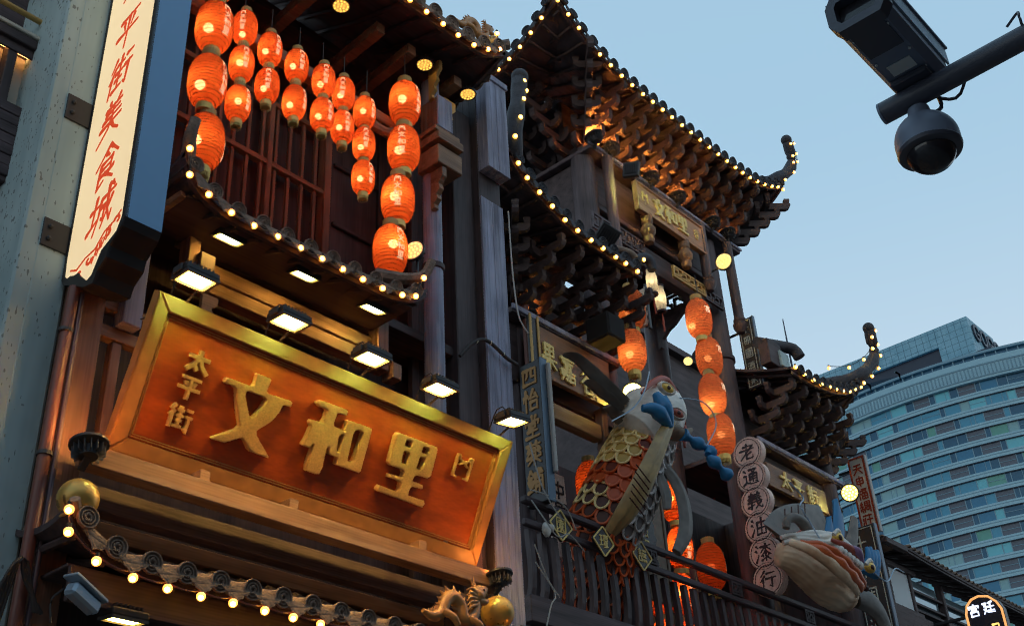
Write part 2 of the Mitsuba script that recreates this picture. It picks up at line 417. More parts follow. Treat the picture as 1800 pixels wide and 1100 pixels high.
# the other side of the street, behind the camera
for k, (x0, x1, h, y) in enumerate(((-26, -14, 11.5, -4.6), (-14, -5, 13.0, -4.9), (-5, 4.5, 12.0, -4.5), (4.5, 14, 13.5, -4.8), (14, 24, 11.0, -4.6), (24, 38, 12.5, -4.9))):
    o = thing('opposite_house', 'dark shop house across the street, ' + ('leftmost', 'second from left', 'third from left', 'third from right', 'second from right', 'rightmost')[k], 'building', 'houses across the street')
    part(o, 'wall', box(x0, x1 - .05, y - 8, y, 0, h), 'wood_dark_z')
    part(o, 'eave', box(x0 - .1, x1 + .02, y - .3, y + .7, h - .4, h - .2), 'tile_grey')
    for q in range(3):
        part(o, 'window', box(x0 + 1 + q * 2.6, x0 + 2.6 + q * 2.6, y - .02, y + .04, 4.2, 6.4), 'wood_beam_x')

# ================================================================== THE RESTAURANT (left, X 3.8 to 9.3)
RA = thing('timber_restaurant', 'dark timber restaurant front with tiled eaves and a recessed lantern-hung upper floor', 'building')
def ra(name, m, mat, **kw):
    return part(RA, name, m, mat, **kw)

# back walls (the recess of the upper floor is 1.2 m deep)
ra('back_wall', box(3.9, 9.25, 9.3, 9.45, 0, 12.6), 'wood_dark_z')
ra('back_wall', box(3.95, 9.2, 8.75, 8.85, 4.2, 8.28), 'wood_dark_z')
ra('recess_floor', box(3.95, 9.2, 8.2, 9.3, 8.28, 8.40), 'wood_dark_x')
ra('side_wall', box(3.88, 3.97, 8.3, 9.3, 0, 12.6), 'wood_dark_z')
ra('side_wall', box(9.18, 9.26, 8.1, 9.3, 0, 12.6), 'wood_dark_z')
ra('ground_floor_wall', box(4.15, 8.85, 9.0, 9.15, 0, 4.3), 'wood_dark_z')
# plank wall beside the pier
for k in range(6):
    x0 = 8.16 + k * .118
    ra('wall_plank', box(x0, x0 + .115, 8.52 + .004 * (k % 3), 8.60, 4.3, 12.4, .006), 'wood_dark_z')
# lattice window in the recess
for k, x in enumerate(np.arange(5.35, 7.15, .20)):
    ra('window_bar', box(x - .022, x + .022, 9.15, 9.20, 8.7, 11.6, .004), 'wood_post_z')
for z in (9.15, 10.48, 11.4):
    ra('window_rail', box(4.3, 7.28, 9.12, 9.21, z - .035, z + .035, .004), 'wood_beam_x')
ra('window_post', box(7.26, 7.36, 9.1, 9.25, 8.4, 12.0), 'wood_post_z')
ra('window_post', box(6.40, 6.47, 9.1, 9.22, 8.4, 12.0), 'wood_post_z')
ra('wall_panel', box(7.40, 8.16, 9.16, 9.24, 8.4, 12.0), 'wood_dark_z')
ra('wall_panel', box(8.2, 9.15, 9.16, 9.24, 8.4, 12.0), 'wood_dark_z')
for z in (9.2, 10.1, 11.0):
    ra('panel_batten', box(7.42, 8.14, 9.11, 9.16, z - .03, z + .03), 'wood_dark_x')

# posts
ra('post', box(3.87, 4.13, 8.02, 8.3, 0, 12.0, .012), 'wood_post_z')
ra('post', box(4.28, 4.46, 7.98, 8.14, 6.9, 7.76, .01), 'plank_grey_z')
ra('post', box(4.28, 4.37, 8.10, 8.2, 5.90, 6.76, .008), 'wood_post_z')
ra('round_column', lathe([(.115, 5.8), (.115, 7.8), (.112, 12.0)], 28, frame((8.04, 8.04, 0), X, Y, Z)), 'plank_grey_z', smooth=40)
ra('column_band', lathe([(.118, 0), (.135, .01), (.135, .07), (.118, .08)], 28, frame((8.04, 8.04, 9.15), X, Y, Z)), 'wood_dark_z', smooth=30)
ra('post', box(8.50, 8.84, 8.12, 8.46, 4.3, 12.0, .012), 'wood_dark_z')
ra('post', box(8.55, 8.72, 8.06, 8.16, 5.5, 6.9, .01), 'wood_post_z')

# rails between the left post and the board
ra('rail', bar((4.12, 8.14, 7.09), (5.0, 8.14, 7.09), .10, .10, b=.008), 'wood_beam_x')
ra('rail', bar((4.12, 8.14, 6.83), (5.0, 8.14, 6.83), .10, .12, b=.008), 'wood_beam_x')

# beams behind and under the board
ra('beam', box(4.95, 7.32, 8.18, 8.34, 7.855, 8.02, .008), 'wood_beam_x')
ra('beam', box(4.95, 7.32, 8.195, 8.34, 7.70, 7.85, .008), 'wood_beam_x')
ra('beam', box(4.95, 7.40, 8.36, 8.46, 8.22, 8.36, .008), 'wood_beam_x')
ra('beam_post', box(7.24, 7.40, 8.08, 8.24, 7.62, 8.30, .01), 'wood_post_z')
ra('beam_block', box(7.42, 7.55, 8.04, 8.22, 7.55, 7.74, .01), 'wood_post_z')
ra('beam_post', box(4.86, 4.99, 8.04, 8.2, 7.62, 8.25, .01), 'wood_post_z')
ra('beam_block', box(4.96, 5.12, 7.98, 8.1, 7.72, 7.95, .006), 'wood_dark_z')
ra('carved_bracket', extr(Polygon([(0, 0), (.10, .02), (.08, .08), (.13, .12), (.10, .17), (.16, .22), (.17, .30), (0, .30)]), .05, frame((4.99, 7.98, 7.18), X, Z, -Y)), 'wood_beam_x')
ra('beam', box(4.03, 8.72, 7.80, 7.95, 5.47, 5.645, .01), 'wood_beam_x')
ra('beam', box(4.15, 8.86, 8.12, 8.28, 5.28, 5.48, .01), 'wood_purple_x')
ra('beam', box(4.15, 8.5, 8.42, 8.52, 5.18, 5.33, .01), 'wood_beam_x')
ra('beam', box(4.15, 8.86, 8.5, 8.66, 4.95, 5.12, .01), 'wood_dark_x')
for x in (5.12, 6.05, 7.62):
    ra('board_block', box(x - .05, x + .05, 7.82, 7.97, 5.64, 5.74, .006), 'wood_beam_x')
for k, x in enumerate(np.linspace(5.2, 8.6, 7)):
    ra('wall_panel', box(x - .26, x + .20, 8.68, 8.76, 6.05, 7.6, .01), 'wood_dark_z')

# the pier of weathered planks, lower and upper length
PI = numbered(RA + '__pier')
put(PI, box(8.89, 9.27, 8.03, 8.5, 0, 12.55, .004), 'wood_dark_z')
xs = [8.87, 8.965, 9.075, 9.18, 9.285]
for k in range(4):
    part(PI, 'plank', box(xs[k] + .002, xs[k + 1] - .002, 8.0 + .003 * (k % 2), 8.032, 0, 10.67, .004), 'plank_grey_z')
for k in range(4):
    part(PI, 'plank', box(xs[k] + .012, xs[k + 1] + .008, 7.85 + .003 * (k % 2), 8.06, 11.07, 12.58, .004), 'plank_grey_z')
for k in range(4):
    y0 = 8.03 + k * .117
    part(PI, 'side_plank', box(8.868, 8.892, y0, y0 + .114, 0, 12.5, .004), 'wood_dark_z')
part(PI, 'ledge', box(8.85, 9.32, 7.83, 8.10, 12.58, 12.68, .008), 'plank_grey_z')
# beam ends beside the round column
ST = numbered(RA + '__beam_end_stack')
put(ST, box(7.92, 8.14, 7.80, 8.1, 11.02, 11.6, .006), 'wood_post_z')
for k in range(2):
    part(ST, 'facing_plank', box(7.905 + k * .125, 8.027 + k * .125, 7.77, 7.80, 11.10, 11.6, .004), 'plank_grey_z')
part(ST, 'ledge', box(7.80, 8.22, 7.72, 8.12, 10.96, 11.03, .006), 'wood_beam_x')
part(ST, 'ledge', box(7.83, 8.26, 7.70, 8.12, 10.83, 10.95, .006), 'wood_beam_x')
part(ST, 'block', box(7.86, 8.27, 7.74, 8.10, 10.50, 10.78, .01), 'wood_beam_x')
corb = Polygon([(0, 0), (.06, .02), (.05, .08), (.11, .13), (.09, .20), (.15, .26), (.13, .34), (.20, .42), (.20, .55), (0, .55)])
part(ST, 'carved_corbel', extr(corb, .07, frame((8.0, 7.95, 9.92), -Y, Z, -X)), 'wood_beam_x')
part(ST, 'carved_corbel', extr(corb, .05, frame((7.92, 7.9, 11.55), -Y, Z, -X)), 'gold_dull')
part(ST, 'carved_corbel', extr(corb, .05, frame((8.2, 8.0, 11.3), X, Z, -Y)), 'gold_dull')

# soffit beams of the top eave
for x in (4.7, 6.05, 6.98, 7.50, 8.3):
    ra('soffit_beam', bar((x, 9.2, 12.02), (x - .05, 7.75, 12.02), .13, .15), 'wood_beam_x')
ra('hanging_beam', box(3.97, 8.0, 8.0, 8.13, 10.86, 11.02, .012), 'wood_beam_x')
ra('cloud_beam_end', tube(smooth_path([(7.0, 8.0, 10.72), (7.15, 7.9, 10.62), (7.3, 7.86, 10.68), (7.42, 7.86, 10.60)], 10), np.linspace(.07, .03, 10), 8), 'wood_beam_x')

# ------------------------------------------------------------------ a tiled eave
def disc_mesh():
    m = [lathe([(.0, 0), (1.0, 0), (1.0, .30), (.97, .36), (.88, .36), (.84, .16), (.68, .14), (.65, .32), (.57, .32), (.53, .12), (.0, .12)], 20)]
    for k in range(5):       # the curled relief in the middle
        a = k * 2 * math.pi / 5
        pts = [(.42 * math.cos(a + t * 1.7) * (1 - .55 * t), .42 * math.sin(a + t * 1.7) * (1 - .55 * t), .25) for t in np.linspace(0, 1, 5)]
        m.append(tube(pts, [.08, .10, .10, .09, .05], 5))
    return cat(*m)
DISC = mikit.ply(disc_mesh(), None, smooth=30)
def drip_mesh():
    out = []
    top = [(-1, .0), (1, .0)]
    pr = [(1.0, .0), (1.0, -.28), (.80, -.46), (.62, -.50), (.50, -.72), (.26, -.80), (0, -1.06), (-.26, -.80), (-.50, -.72), (-.62, -.50), (-.80, -.46), (-1.0, -.28), (-1.0, .0)]
    p = Polygon(pr)
    a = extr(p, .12)
    b = extr(p.buffer(-.12).difference(p.buffer(-.22)), .18)
    c = [tube([(x0, -.22, .13), (x0 * .6, -.45, .14), (x0 * .1, -.62, .13)], .045, 5) for x0 in (-.62, -.2, .25, .66)]
    v, f = cat(a, b, *c)
    v = v.copy(); v[:, 2] += .18 * v[:, 0] ** 2
    return v, f
DRIP = mikit.ply(drip_mesh(), None, smooth=False)

def eave(root, path, out, z0, depth, slope, spacing, r, mats, corners=(0, 0), fh=.12, lift_rows=True, discs=True, raft=.28, ntop=8, start=.5):
    """Tiled eave along the path of its fascia's lower edge: out = the way it faces, corners = whether its ends are hipped."""
    wood_m, tile_m, disc_m = mats
    out = np.asarray(out, float)
    p = smooth_path(path, 60)
    s = np.r_[0, np.cumsum(np.linalg.norm(np.diff(p, axis=0), axis=1))]
    at = lambda q: np.array([np.interp(q, s, p[:, k]) for k in range(3)])
    al = nrm(np.cross(Z, out))                                   # horizontal, along the edge
    lim = lambda q: max(.06, min(depth, (q if corners[0] else 9e9), (s[-1] - q if corners[1] else 9e9)))
    def top(q, d):
        b = at(q)
        lift = b[2] - z0
        k = min(d / depth, 1)
        return np.array([b[0], b[1], 0]) - out * d + Z * (z0 + lift * (1 - k) ** 2 + fh + d * slope * (.62 + .38 * k))
    sec = [(0, 0), (0, fh), (-.045, fh), (-.045, 0)]
    v = (p[:, None] + np.array([out * a + Z * b for a, b in sec])[None]).reshape(-1, 3)
    f = grid_faces(60, 4, True)
    f = np.vstack([f, [[0, 1, 2], [0, 2, 3]], np.array([[0, 2, 1], [0, 3, 2]]) + 59 * 4])
    k = np.cross(v[f[0, 1]] - v[f[0, 0]], v[f[0, 2]] - v[f[0, 0]])
    if np.dot(k, v[f[0]].mean(0) - p[:2].mean(0) - out * -.022 - Z * fh / 2) < 0: f = f[:, ::-1]
    part(root, 'fascia', (v, f), wood_m)
    g = np.array([[top(q, t * lim(q) - (.02 if t == 0 else 0)) for t in np.linspace(0, 1, ntop)] for q in np.linspace(0, s[-1], 40)])
    part(root, 'deck', sheet(g, .05, Z), wood_m)
    n = int((s[-1] - .05) / spacing)
    off = (s[-1] - (n - 1) * spacing) * start
    for k in range(n):
        q = off + k * spacing
        L = lim(q)
        ts = np.linspace(-.05, max(L - .03, .05), 7)
        pts = np.array([top(q, t) + Z * .012 for t in ts])
        ang = np.linspace(0, np.pi, 8)
        vv = (pts[:, None] + r * (np.cos(ang)[None, :, None] * al + np.sin(ang)[None, :, None] * Z)).reshape(-1, 3)
        vi = (pts[:, None] + r * .75 * (np.cos(ang)[None, :, None] * al + np.sin(ang)[None, :, None] * Z)).reshape(-1, 3)
        ff = grid_faces(7, 8)
        kk = np.cross(vv[ff[0, 1]] - vv[ff[0, 0]], vv[ff[0, 2]] - vv[ff[0, 0]])
        if np.dot(kk, vv[ff[0]].mean(0) - pts[0]) < 0: ff = ff[:, ::-1]
        rim = np.array([[i, i + 1, 56 + i + 1] for i in range(7)] + [[i, 56 + i + 1, 56 + i] for i in range(7)])
        part(root, 'cover_tile_row', (np.vstack([vv, vi]), np.vstack([ff, ff[:, ::-1] + 56, rim, rim[:, ::-1]])), tile_m, smooth=False)
        if discs:
            t = nrm(top(q, .0) - top(q, .12)) 
            n_ = nrm(t * .6 + out * .6); u_ = al; v_ = np.cross(n_, u_)
            c = top(q, -.055) + Z * (.012 + r * .15)
            R = r * 1.18
            part(root, 'tile_end', DISC, disc_m, to=to4(frame(c, u_ * R, v_ * R * 1.0, n_ * R)))
        if k < n - 1:
            q2 = q + spacing / 2
            c = top(q2, -.045) + Z * .01
            w_ = max(spacing / 2 - r * .35, .03)
            t = nrm(out * .82 + Z * -.1)
            al2 = nrm(at(q2 + .05) - at(q2 - .05)); al2 = al2 * (1 if al2 @ al > 0 else -1)
            n_ = nrm(out + Z * .25); v_ = nrm(np.cross(n_, al2))
            if discs:
                part(root, 'drip_tile', DRIP, disc_m, to=to4(frame(c, al2 * w_, v_ * .125, n_ * .09)))
    if raft:
        for q in np.arange(raft / 2, s[-1], raft):
            L = lim(q)
            if L < .15: continue
            part(root, 'rafter', tube([top(q, .05) - Z * .10, top(q, L * .5) - Z * .10, top(q, L) - Z * .10], .032, 6), 'wood_dark_x')
    return top, at, s

# the fairy lights: a cable with bulbs, drawn along points
BULB = mikit.ply(sphere((0, 0, 0), 1, 2), None, smooth=True)
SOCK = mikit.ply(lathe([(.45, .75), (.55, .8), (.5, 1.7), (.2, 1.75)], 8), None, smooth=30)
BULB_LIGHT = (3.4, .92, .10)
HOT_SPOT_LIGHT = (60, 27, 2.2)
def fairy(label, pts, r=.033, group=None, light=BULB_LIGHT, core=HOT_SPOT_LIGHT, sag=.02, up=Z, cablemat='cable', w=.25):
    t = thing('fairy_light_string', label, 'string lights', group)
    pts = [np.asarray(p, float) for p in pts]
    line = []
    for a, b in zip(pts[:-1], pts[1:]):
        for k in range(5):
            q = k / 5
            line.append(a + (b - a) * q + Z * (r * 1.3 - sag * 4 * q * (1 - q)))
    line.append(pts[-1] + Z * r * 1.3)
    part(t, 'cable', tube(line, .007, 5), cablemat)
    for p in pts:
        part(t, 'bulb', BULB, 'glass_warm', emit=light, w=w, to=T().translate(p.tolist()).scale(r))
        part(t, 'hot_spot', BULB, 'glass_warm', emit=core, w=w, to=T().translate((p + np.array([-.30, -.42, -.36]) * r).tolist()).scale(r * .62))  # bright spot added on the viewer's side of the globe for a pale centre
        part(t, 'socket', SOCK, 'cable', to=T().translate(p.tolist()).scale(r))
    return t

WT = ('wood_purple_x', 'tile_grey', 'tile_stone')
# top eave of the restaurant
TR = numbered(RA + '__top_roof')
put(TR, box(3.9, 8.3, 8.9, 9.5, 12.55, 12.7), 'wood_dark_x')
fp = [(2.6, 7.3, 12.10), (5.0, 7.3, 12.10), (6.87, 7.3, 12.10), (7.6, 7.3, 12.10), (8.0, 7.3, 12.12), (8.33, 7.28, 12.19), (8.62, 7.25, 12.36)]
topf, atf, sf = eave(TR, fp, -Y, 12.10, 2.0, .42, .285, .085, WT, (0, 1), raft=.32)
sp = [(8.62, 7.25, 12.36), (8.60, 7.6, 12.2), (8.60, 8.0, 12.12), (8.60, 9.5, 12.10)]
eave(TR, sp, X, 12.10, 2.0, .42, .285, .085, WT, (1, 0), raft=0)
part(TR, 'hip_ridge', tube(smooth_path([(8.66, 7.2, 12.56), (8.45, 7.42, 12.52), (8.1, 7.8, 12.62), (7.4, 8.5, 12.95), (6.8, 9.1, 13.2)], 20), [.07] * 20, 8), 'tile_grey', smooth=40)
fairy('string of warm bulbs along the topmost eave of the restaurant, above the hanging lanterns', [(5.2, 7.24, 12.11), (5.6, 7.24, 12.11), (6.0, 7.24, 12.11), (6.32, 7.24, 12.11), (6.63, 7.24, 12.11), (6.93, 7.24, 12.11), (7.2, 7.24, 12.11), (7.48, 7.24, 12.11), (7.73, 7.23, 12.09), (8.01, 7.23, 12.12), (8.26, 7.22, 12.21), (8.46, 7.2, 12.33), (8.40, 7.18, 12.55)])

# middle eave over the board
MR = numbered(RA + '__middle_roof')
put(MR, box(4.4, 7.3, 8.25, 8.4, 8.36, 8.5), 'wood_dark_x')
mp = [(4.36, 7.45, 8.42), (4.5, 7.48, 8.17), (4.84, 7.5, 8.03), (5.2, 7.5, 8.01), (6.1, 7.5, 8.01), (6.55, 7.5, 8.02), (6.9, 7.5, 8.04), (7.2, 7.48, 8.12), (7.35, 7.46, 8.24)]
eave(MR, mp, -Y, 8.01, .95, .48, .278, .068, WT, (0, 0), fh=.10, raft=.25)
part(MR, 'soffit_board', box(4.5, 7.25, 7.56, 8.2, 8.10, 8.13), 'wood_dark_x')
part(MR, 'corner_ridge', tube(smooth_path([(4.50, 7.7, 8.42), (4.42, 7.5, 8.50), (4.36, 7.4, 8.62), (4.36, 7.34, 8.78)], 12), np.linspace(.075, .05, 12), 8), 'tile_stone', smooth=40)
part(MR, 'corner_ridge', tube(smooth_path([(6.95, 7.8, 8.5), (7.15, 7.55, 8.42), (7.30, 7.44, 8.48), (7.36, 7.38, 8.66)], 12), np.linspace(.075, .05, 12), 8), 'tile_stone', smooth=40)
part(MR, 'side_bracket', bar((4.30, 8.1, 7.9), (4.45, 7.55, 8.1), .06, .07), 'wood_beam_x')
fairy('string of warm bulbs along the small middle eave above the big name board', [(4.36, 7.38, 8.46), (4.40, 7.4, 8.2), (4.63, 7.43, 8.12), (4.88, 7.43, 8.05), (5.13, 7.43, 8.03), (5.4, 7.43, 8.04), (5.67, 7.43, 8.04), (5.93, 7.43, 8.04), (6.19, 7.43, 8.04), (6.45, 7.43, 8.04), (6.71, 7.43, 8.05), (6.97, 7.42, 8.08), (7.14, 7.4, 8.13), (7.22, 7.36, 8.37)])

# canopy over the door
CR = numbered(RA + '__door_canopy')
put(CR, box(3.95, 8.8, 8.4, 8.55, 4.98, 5.1), 'wood_dark_x')
cp = [(3.80, 7.45, 4.90), (3.95, 7.48, 4.74), (4.22, 7.5, 4.62), (4.6, 7.5, 4.585), (5.2, 7.5, 4.58), (6.5, 7.5, 4.58), (7.6, 7.5, 4.58), (8.2, 7.5, 4.66), (8.6, 7.48, 4.82)]
eave(CR, cp, -Y, 4.58, .95, .45, .300, .072, ('wood_dark_x', 'tile_stone', 'tile_stone'), (0, 0), fh=.09, raft=.3, start=.42)
part(CR, 'valance', box(3.95, 8.8, 7.60, 7.64, 4.34, 4.60, .006), 'wood_dark_x')
part(CR, 'soffit_board', box(3.95, 8.8, 7.66, 8.4, 4.60, 4.63), 'wood_dark_x')
part(CR, 'corner_ridge', tube(smooth_path([(4.1, 7.9, 4.92), (3.95, 7.6, 4.88), (3.84, 7.44, 4.93), (3.79, 7.38, 4.98)], 12), np.linspace(.05, .04, 12), 8), 'tile_stone', smooth=40)
fairy('string of warm bulbs hanging below the lowest tiled canopy at the foot of the picture', [(3.77, 7.4, 4.90), (3.79, 7.4, 4.74), (4.05, 7.44, 4.60), (4.35, 7.44, 4.545), (4.64, 7.44, 4.53), (4.93, 7.44, 4.53), (5.22, 7.44, 4.54), (5.52, 7.44, 4.54), (5.8, 7.44, 4.54), (6.08, 7.44, 4.54), (6.38, 7.44, 4.54), (6.68, 7.44, 4.54), (7.0, 7.44, 4.54), (8.52, 7.40, 4.92)], r=.036, sag=.03, cablemat='red_pipe')

# ================================================================== THE BIG NAME BOARD
SO, SU, SV = np.array([4.243, 8.0, 5.7428]), X, np.array([0, -.50128, .86529])
SN = np.cross(SU, SV)
SM = frame(SO, SU, SV, SN)
BO = thing('name_board', 'wide red wooden name board in a gold frame with three big raised bronze characters', 'sign')
quad = lambda a: [(.041 + a, a), (4.271 - a, a), (4.189 - a, 1.3166 - a), (-.041 + a, 1.3166 - a)]
put(BO + '__panel', moved(extr(Polygon(quad(.05)), .05), SM @ frame((0, 0, -.05), X, Y, Z)), 'sign_red')
count[BO + '__panel'] = 0
q0 = [np.array(p) for p in quad(0)]; q1 = [np.array(p) for p in quad(.135)]
for k in range(4):
    pl = Polygon([q0[k], q0[(k + 1) % 4], q1[(k + 1) % 4], q1[k]])
    part(BO, 'frame_bar', raised(pl.buffer(-.001), .115, .012, SM @ frame((0, 0, -.065), X, Y, Z)), 'sign_gold')
for k, d in ((0, .150), (1, .170)):
    a, b = [np.array(p) for p in quad(d)], [np.array(p) for p in quad(d + .009)]
    part(BO, 'moulding', extr(Polygon([tuple(p) for p in a], [[tuple(p) for p in b]]), .012 + .006 * (1 - k), SM), 'sign_gold')
WEN = [[[797, 827], [808, 860], [824, 867], [1065, 869], [1075, 901], [1067, 988], [1092, 994], [1215, 987], [1212, 879], [1241, 863], [1474, 877], [1501, 862], [1502, 827], [1419, 816], [1408, 741], [1367, 650], [1262, 530], [1278, 494], [1486, 343], [1286, 344], [1248, 362], [1185, 415], [1148, 433], [1005, 344], [866, 340], [1067, 484], [1086, 523], [1005, 645], [928, 800], [889, 818], [819, 814]], [[1027, 812], [1052, 821], [1209, 822], [1243, 809], [1218, 714], [1173, 616], [1137, 632], [1036, 769]]]
HE = [[[1743, 943], [1749, 963], [1786, 981], [2066, 988], [2098, 976], [2090, 936], [1988, 926], [1990, 833], [2007, 805], [2090, 804], [2129, 790], [2122, 897], [2146, 905], [2414, 913], [2421, 896], [2464, 505], [2449, 486], [2169, 484], [2156, 552], [2059, 553], [2034, 597], [2027, 643], [2014, 591], [2042, 422], [2035, 357], [1983, 345], [1888, 348], [1870, 416], [1858, 736], [1853, 697], [1846, 547], [1747, 547], [1763, 611], [1773, 735], [1741, 758], [1748, 790], [1869, 798], [1876, 838], [1871, 914], [1844, 924], [1782, 920]], [[2247, 840], [2282, 857], [2332, 847], [2337, 779], [2341, 576], [2320, 549], [2277, 557], [2236, 793]], [[2134, 769], [2103, 756], [2094, 727], [2128, 603], [2150, 595], [2145, 645]]]
LI = [[[2708, 931], [2720, 960], [2750, 971], [3234, 976], [3255, 955], [3284, 692], [3253, 658], [3115, 652], [3088, 632], [3085, 588], [3229, 585], [3238, 544], [3103, 534], [3087, 503], [3095, 446], [3305, 448], [3329, 423], [3316, 379], [2720, 387], [2709, 410], [2727, 446], [2952, 442], [2965, 469], [2956, 533], [2921, 542], [2791, 541], [2795, 579], [2951, 586], [2948, 636], [2919, 655], [2768, 654], [2736, 676]], [[2845, 930], [2897, 938], [2923, 926], [2924, 871], [2850, 877]], [[3071, 931], [3131, 937], [3154, 917], [3147, 871], [3071, 876]], [[2863, 826], [2917, 832], [2939, 817], [2943, 711], [2879, 713]], [[3073, 828], [3121, 835], [3145, 819], [3134, 709], [3079, 716]]]
for G in (WEN, HE, LI):
    pl = Polygon(np.array(G[0]) / 1000, [np.array(h) / 1000 for h in G[1:]]).buffer(0)
    pl = pl.buffer(-.008, quad_segs=3).buffer(.016, quad_segs=3).buffer(-.008, quad_segs=3)
    part(BO, 'character', raised(pl, .062, .011, SM), 'letter_bronze')
for ch, c, w in (('太', (.525, .905), .17), ('平', (.53, .675), .14), ('街', (.55, .425), .13)):
    part(BO, 'character', raised(affinity.affine_transform(affinity.translate(glyph(ch, w), -.5, -.5), [.235, -.012, 0, .215, *c]), .035, .005, SM), 'letter_bronze')
emb = unary_union([LineString(np.array(q) / 100).buffer(.045, cap_style=2) for q in ([(8, 98), (8, 3), (28, 3)], [(92, 98), (92, 3), (72, 3)])] + [LineString(np.array(q) / 100).buffer(.035, quad_segs=3) for q in ([(14, 96), (22, 90), (20, 80), (36, 76), (50, 70), (64, 76), (80, 80), (78, 92), (86, 96)], [(26, 56), (40, 62), (50, 70), (60, 62), (74, 54)], [(34, 76), (40, 62)], [(66, 76), (60, 62)])])
part(BO, 'emblem', raised(affinity.affine_transform(affinity.translate(emb, -.5, -.5), [.24, -.012, 0, .235, 3.665, .89]), .035, .005, SM), 'letter_bronze')

# floodlights on arms along its upper edge
def floodlight(label, c, n, up, w, h, power, group, arm=None, weight=14, name='floodlight'):
    t = thing(name, label, 'floodlight', group)
    n = nrm(n); a = X - n * n[0]; a = nrm(a); b = np.cross(n, a)
    c = np.asarray(c, float)
    part(t, 'housing', obox(c - n * .03, (w / 2 + .02, h / 2 + .02, .03), [a, b, n], .012), 'black_metal')
    rim = Polygon([(-w / 2 - .02, -h / 2 - .02), (w / 2 + .02, -h / 2 - .02), (w / 2 + .02, h / 2 + .02), (-w / 2 - .02, h / 2 + .02)]).difference(sbox(-w / 2, -h / 2, w / 2, h / 2))
    part(t, 'rim', extr(rim, .022, frame(c - n * .002, a, b, n)), 'dark_iron')
    part(t, 'lens', extr(sbox(-w / 2 + .002, -h / 2 + .002, w / 2 - .002, h / 2 - .002), .006, frame(c + n * .002, a, b, n)), 'glass_warm', emit=(min(4.5, power[0] * .2), min(3.0, power[1] * .2), .34), w=weight * .4)
    part(t, 'led_panel', extr(sbox(-w * .33, -h * .30, w * .33, h * .30).buffer(.012, quad_segs=3), .004, frame(c + n * .0085, a, b, n)), 'glass_warm', emit=power, w=weight)
    for k in range(7):
        q = (k - 3) * w / 7.5
        part(t, 'cooling_fin', obox(c - n * .075 + a * q, (.006, h / 2.4, .022), [a, b, n], .002), 'black_metal')
    if arm is not None:
        part(t, 'power_cable', tube(smooth_path([c - n * .09 - a * w * .2, c - n * .16 - a * w * .3 + Y * .10, np.asarray(arm) + Y * .10 - Z * .02, np.asarray(arm) + Y * .45 + Z * .03], 12), .007, 5), 'cable')
        part(t, 'arm', tube(smooth_path([c - n * .05 + a * w * .45, (c + np.asarray(arm)) / 2 + a * w * .42 - n * .03, np.asarray(arm) + a * w * .40], 8), .012, 6), 'black_metal')
        part(t, 'yoke', obox(c - n * .03 - a * (w / 2 + .035), (.008, .06, .03), [a, b, n], .003), 'dark_iron')
    return t
FL = (310, 176, 40)
for k, (x, d) in enumerate(((4.36, 'leftmost of the five'), (5.31, 'second from the left of the five'), (6.25, 'middle one of the five'), (7.12, 'second from the right of the five'), (8.15, 'rightmost of the five'))):
    floodlight(f'lit floodlight on an arm over the name board, {d}', (x, 7.06, 6.92), (.12 if k == 4 else .0, .03, -1), Z, .27, .20, FL, 'floodlights over the name board', arm=(x, 7.38, 6.86))
for k, (x, d) in enumerate(((5.13, 'leftmost'), (6.03, 'middle'), (6.93, 'rightmost and brightest'))):
    floodlight(f'slim rectangular light fixed under the small middle eave, {d} of the three', (x, 7.82, 8.085), (0, .22, -.97), Z, .27, .13, (80, 45, 9) if k < 2 else (140, 79, 16), 'lights under the middle eave', weight=6)

# round LED spots
def led_spot(label, c, n, r, lit=(2.4, 1.35, .20), base=(.20, .085, .014), group='round LED spotlights', arm=None, weight=5):
    t = thing('round_spotlight', label, 'spotlight', group)
    n = nrm(n); a = nrm(np.cross(n, Z + .01 * X)); b = np.cross(n, a)
    m = frame(np.asarray(c, float), a, b, n)
    part(t, 'housing', lathe([(.3 * r, -1.1 * r), (.5 * r, -1.05 * r), (.62 * r, -.5 * r), (1.0 * r, -.3 * r), (1.08 * r, -.25 * r), (1.08 * r, .02 * r), (.98 * r, .02 * r), (.96 * r, -.04 * r), (0, -.04 * r)], 24, m), 'black_metal', smooth=30)
    part(t, 'lens', lathe([(.94 * r, -.03 * r), (.94 * r, .0), (0, .0)], 24, m), 'glass_warm', emit=base, w=weight * .5)
    pts = [(0, 0)] + [(.38 * math.cos(q), .38 * math.sin(q)) for q in np.arange(6) * math.pi / 3] + [(.74 * math.cos(q + .2), .74 * math.sin(q + .2)) for q in np.arange(12) * math.pi / 6]
    part(t, 'led_cluster', cat(*[lathe([(.11 * r, .0), (.10 * r, .03 * r), (0, .05 * r)], 8, m @ frame((px * r, py * r, .004), X, Y, Z)) for px, py in pts]), 'glass_warm', emit=lit, w=weight)
    for k in range(10):
        q = k * 2 * math.pi / 10
        part(t, 'cooling_fin', moved(box(.35 * r, .78 * r, -.02 * r, .02 * r, -.95 * r, -.32 * r, .002), m @ frame((0, 0, 0), (math.cos(q), math.sin(q), 0), (-math.sin(q), math.cos(q), 0), Z)), 'dark_iron')
    if arm is not None:
        part(t, 'bracket', tube([np.asarray(c) - n * r * .9, np.asarray(arm, float)], .015, 6), 'black_metal')
    return t
led_spot('round LED spotlight shining under the top eave at the upper edge of the picture', (6.35, 7.8, 11.99), (-.04, -.02, -1), .105, arm=(6.35, 7.8, 12.1))
led_spot('round LED spotlight under the top eave just above the right column of big lanterns', (7.71, 7.8, 11.97), (-.04, -.02, -1), .105, arm=(7.71, 7.8, 12.1))
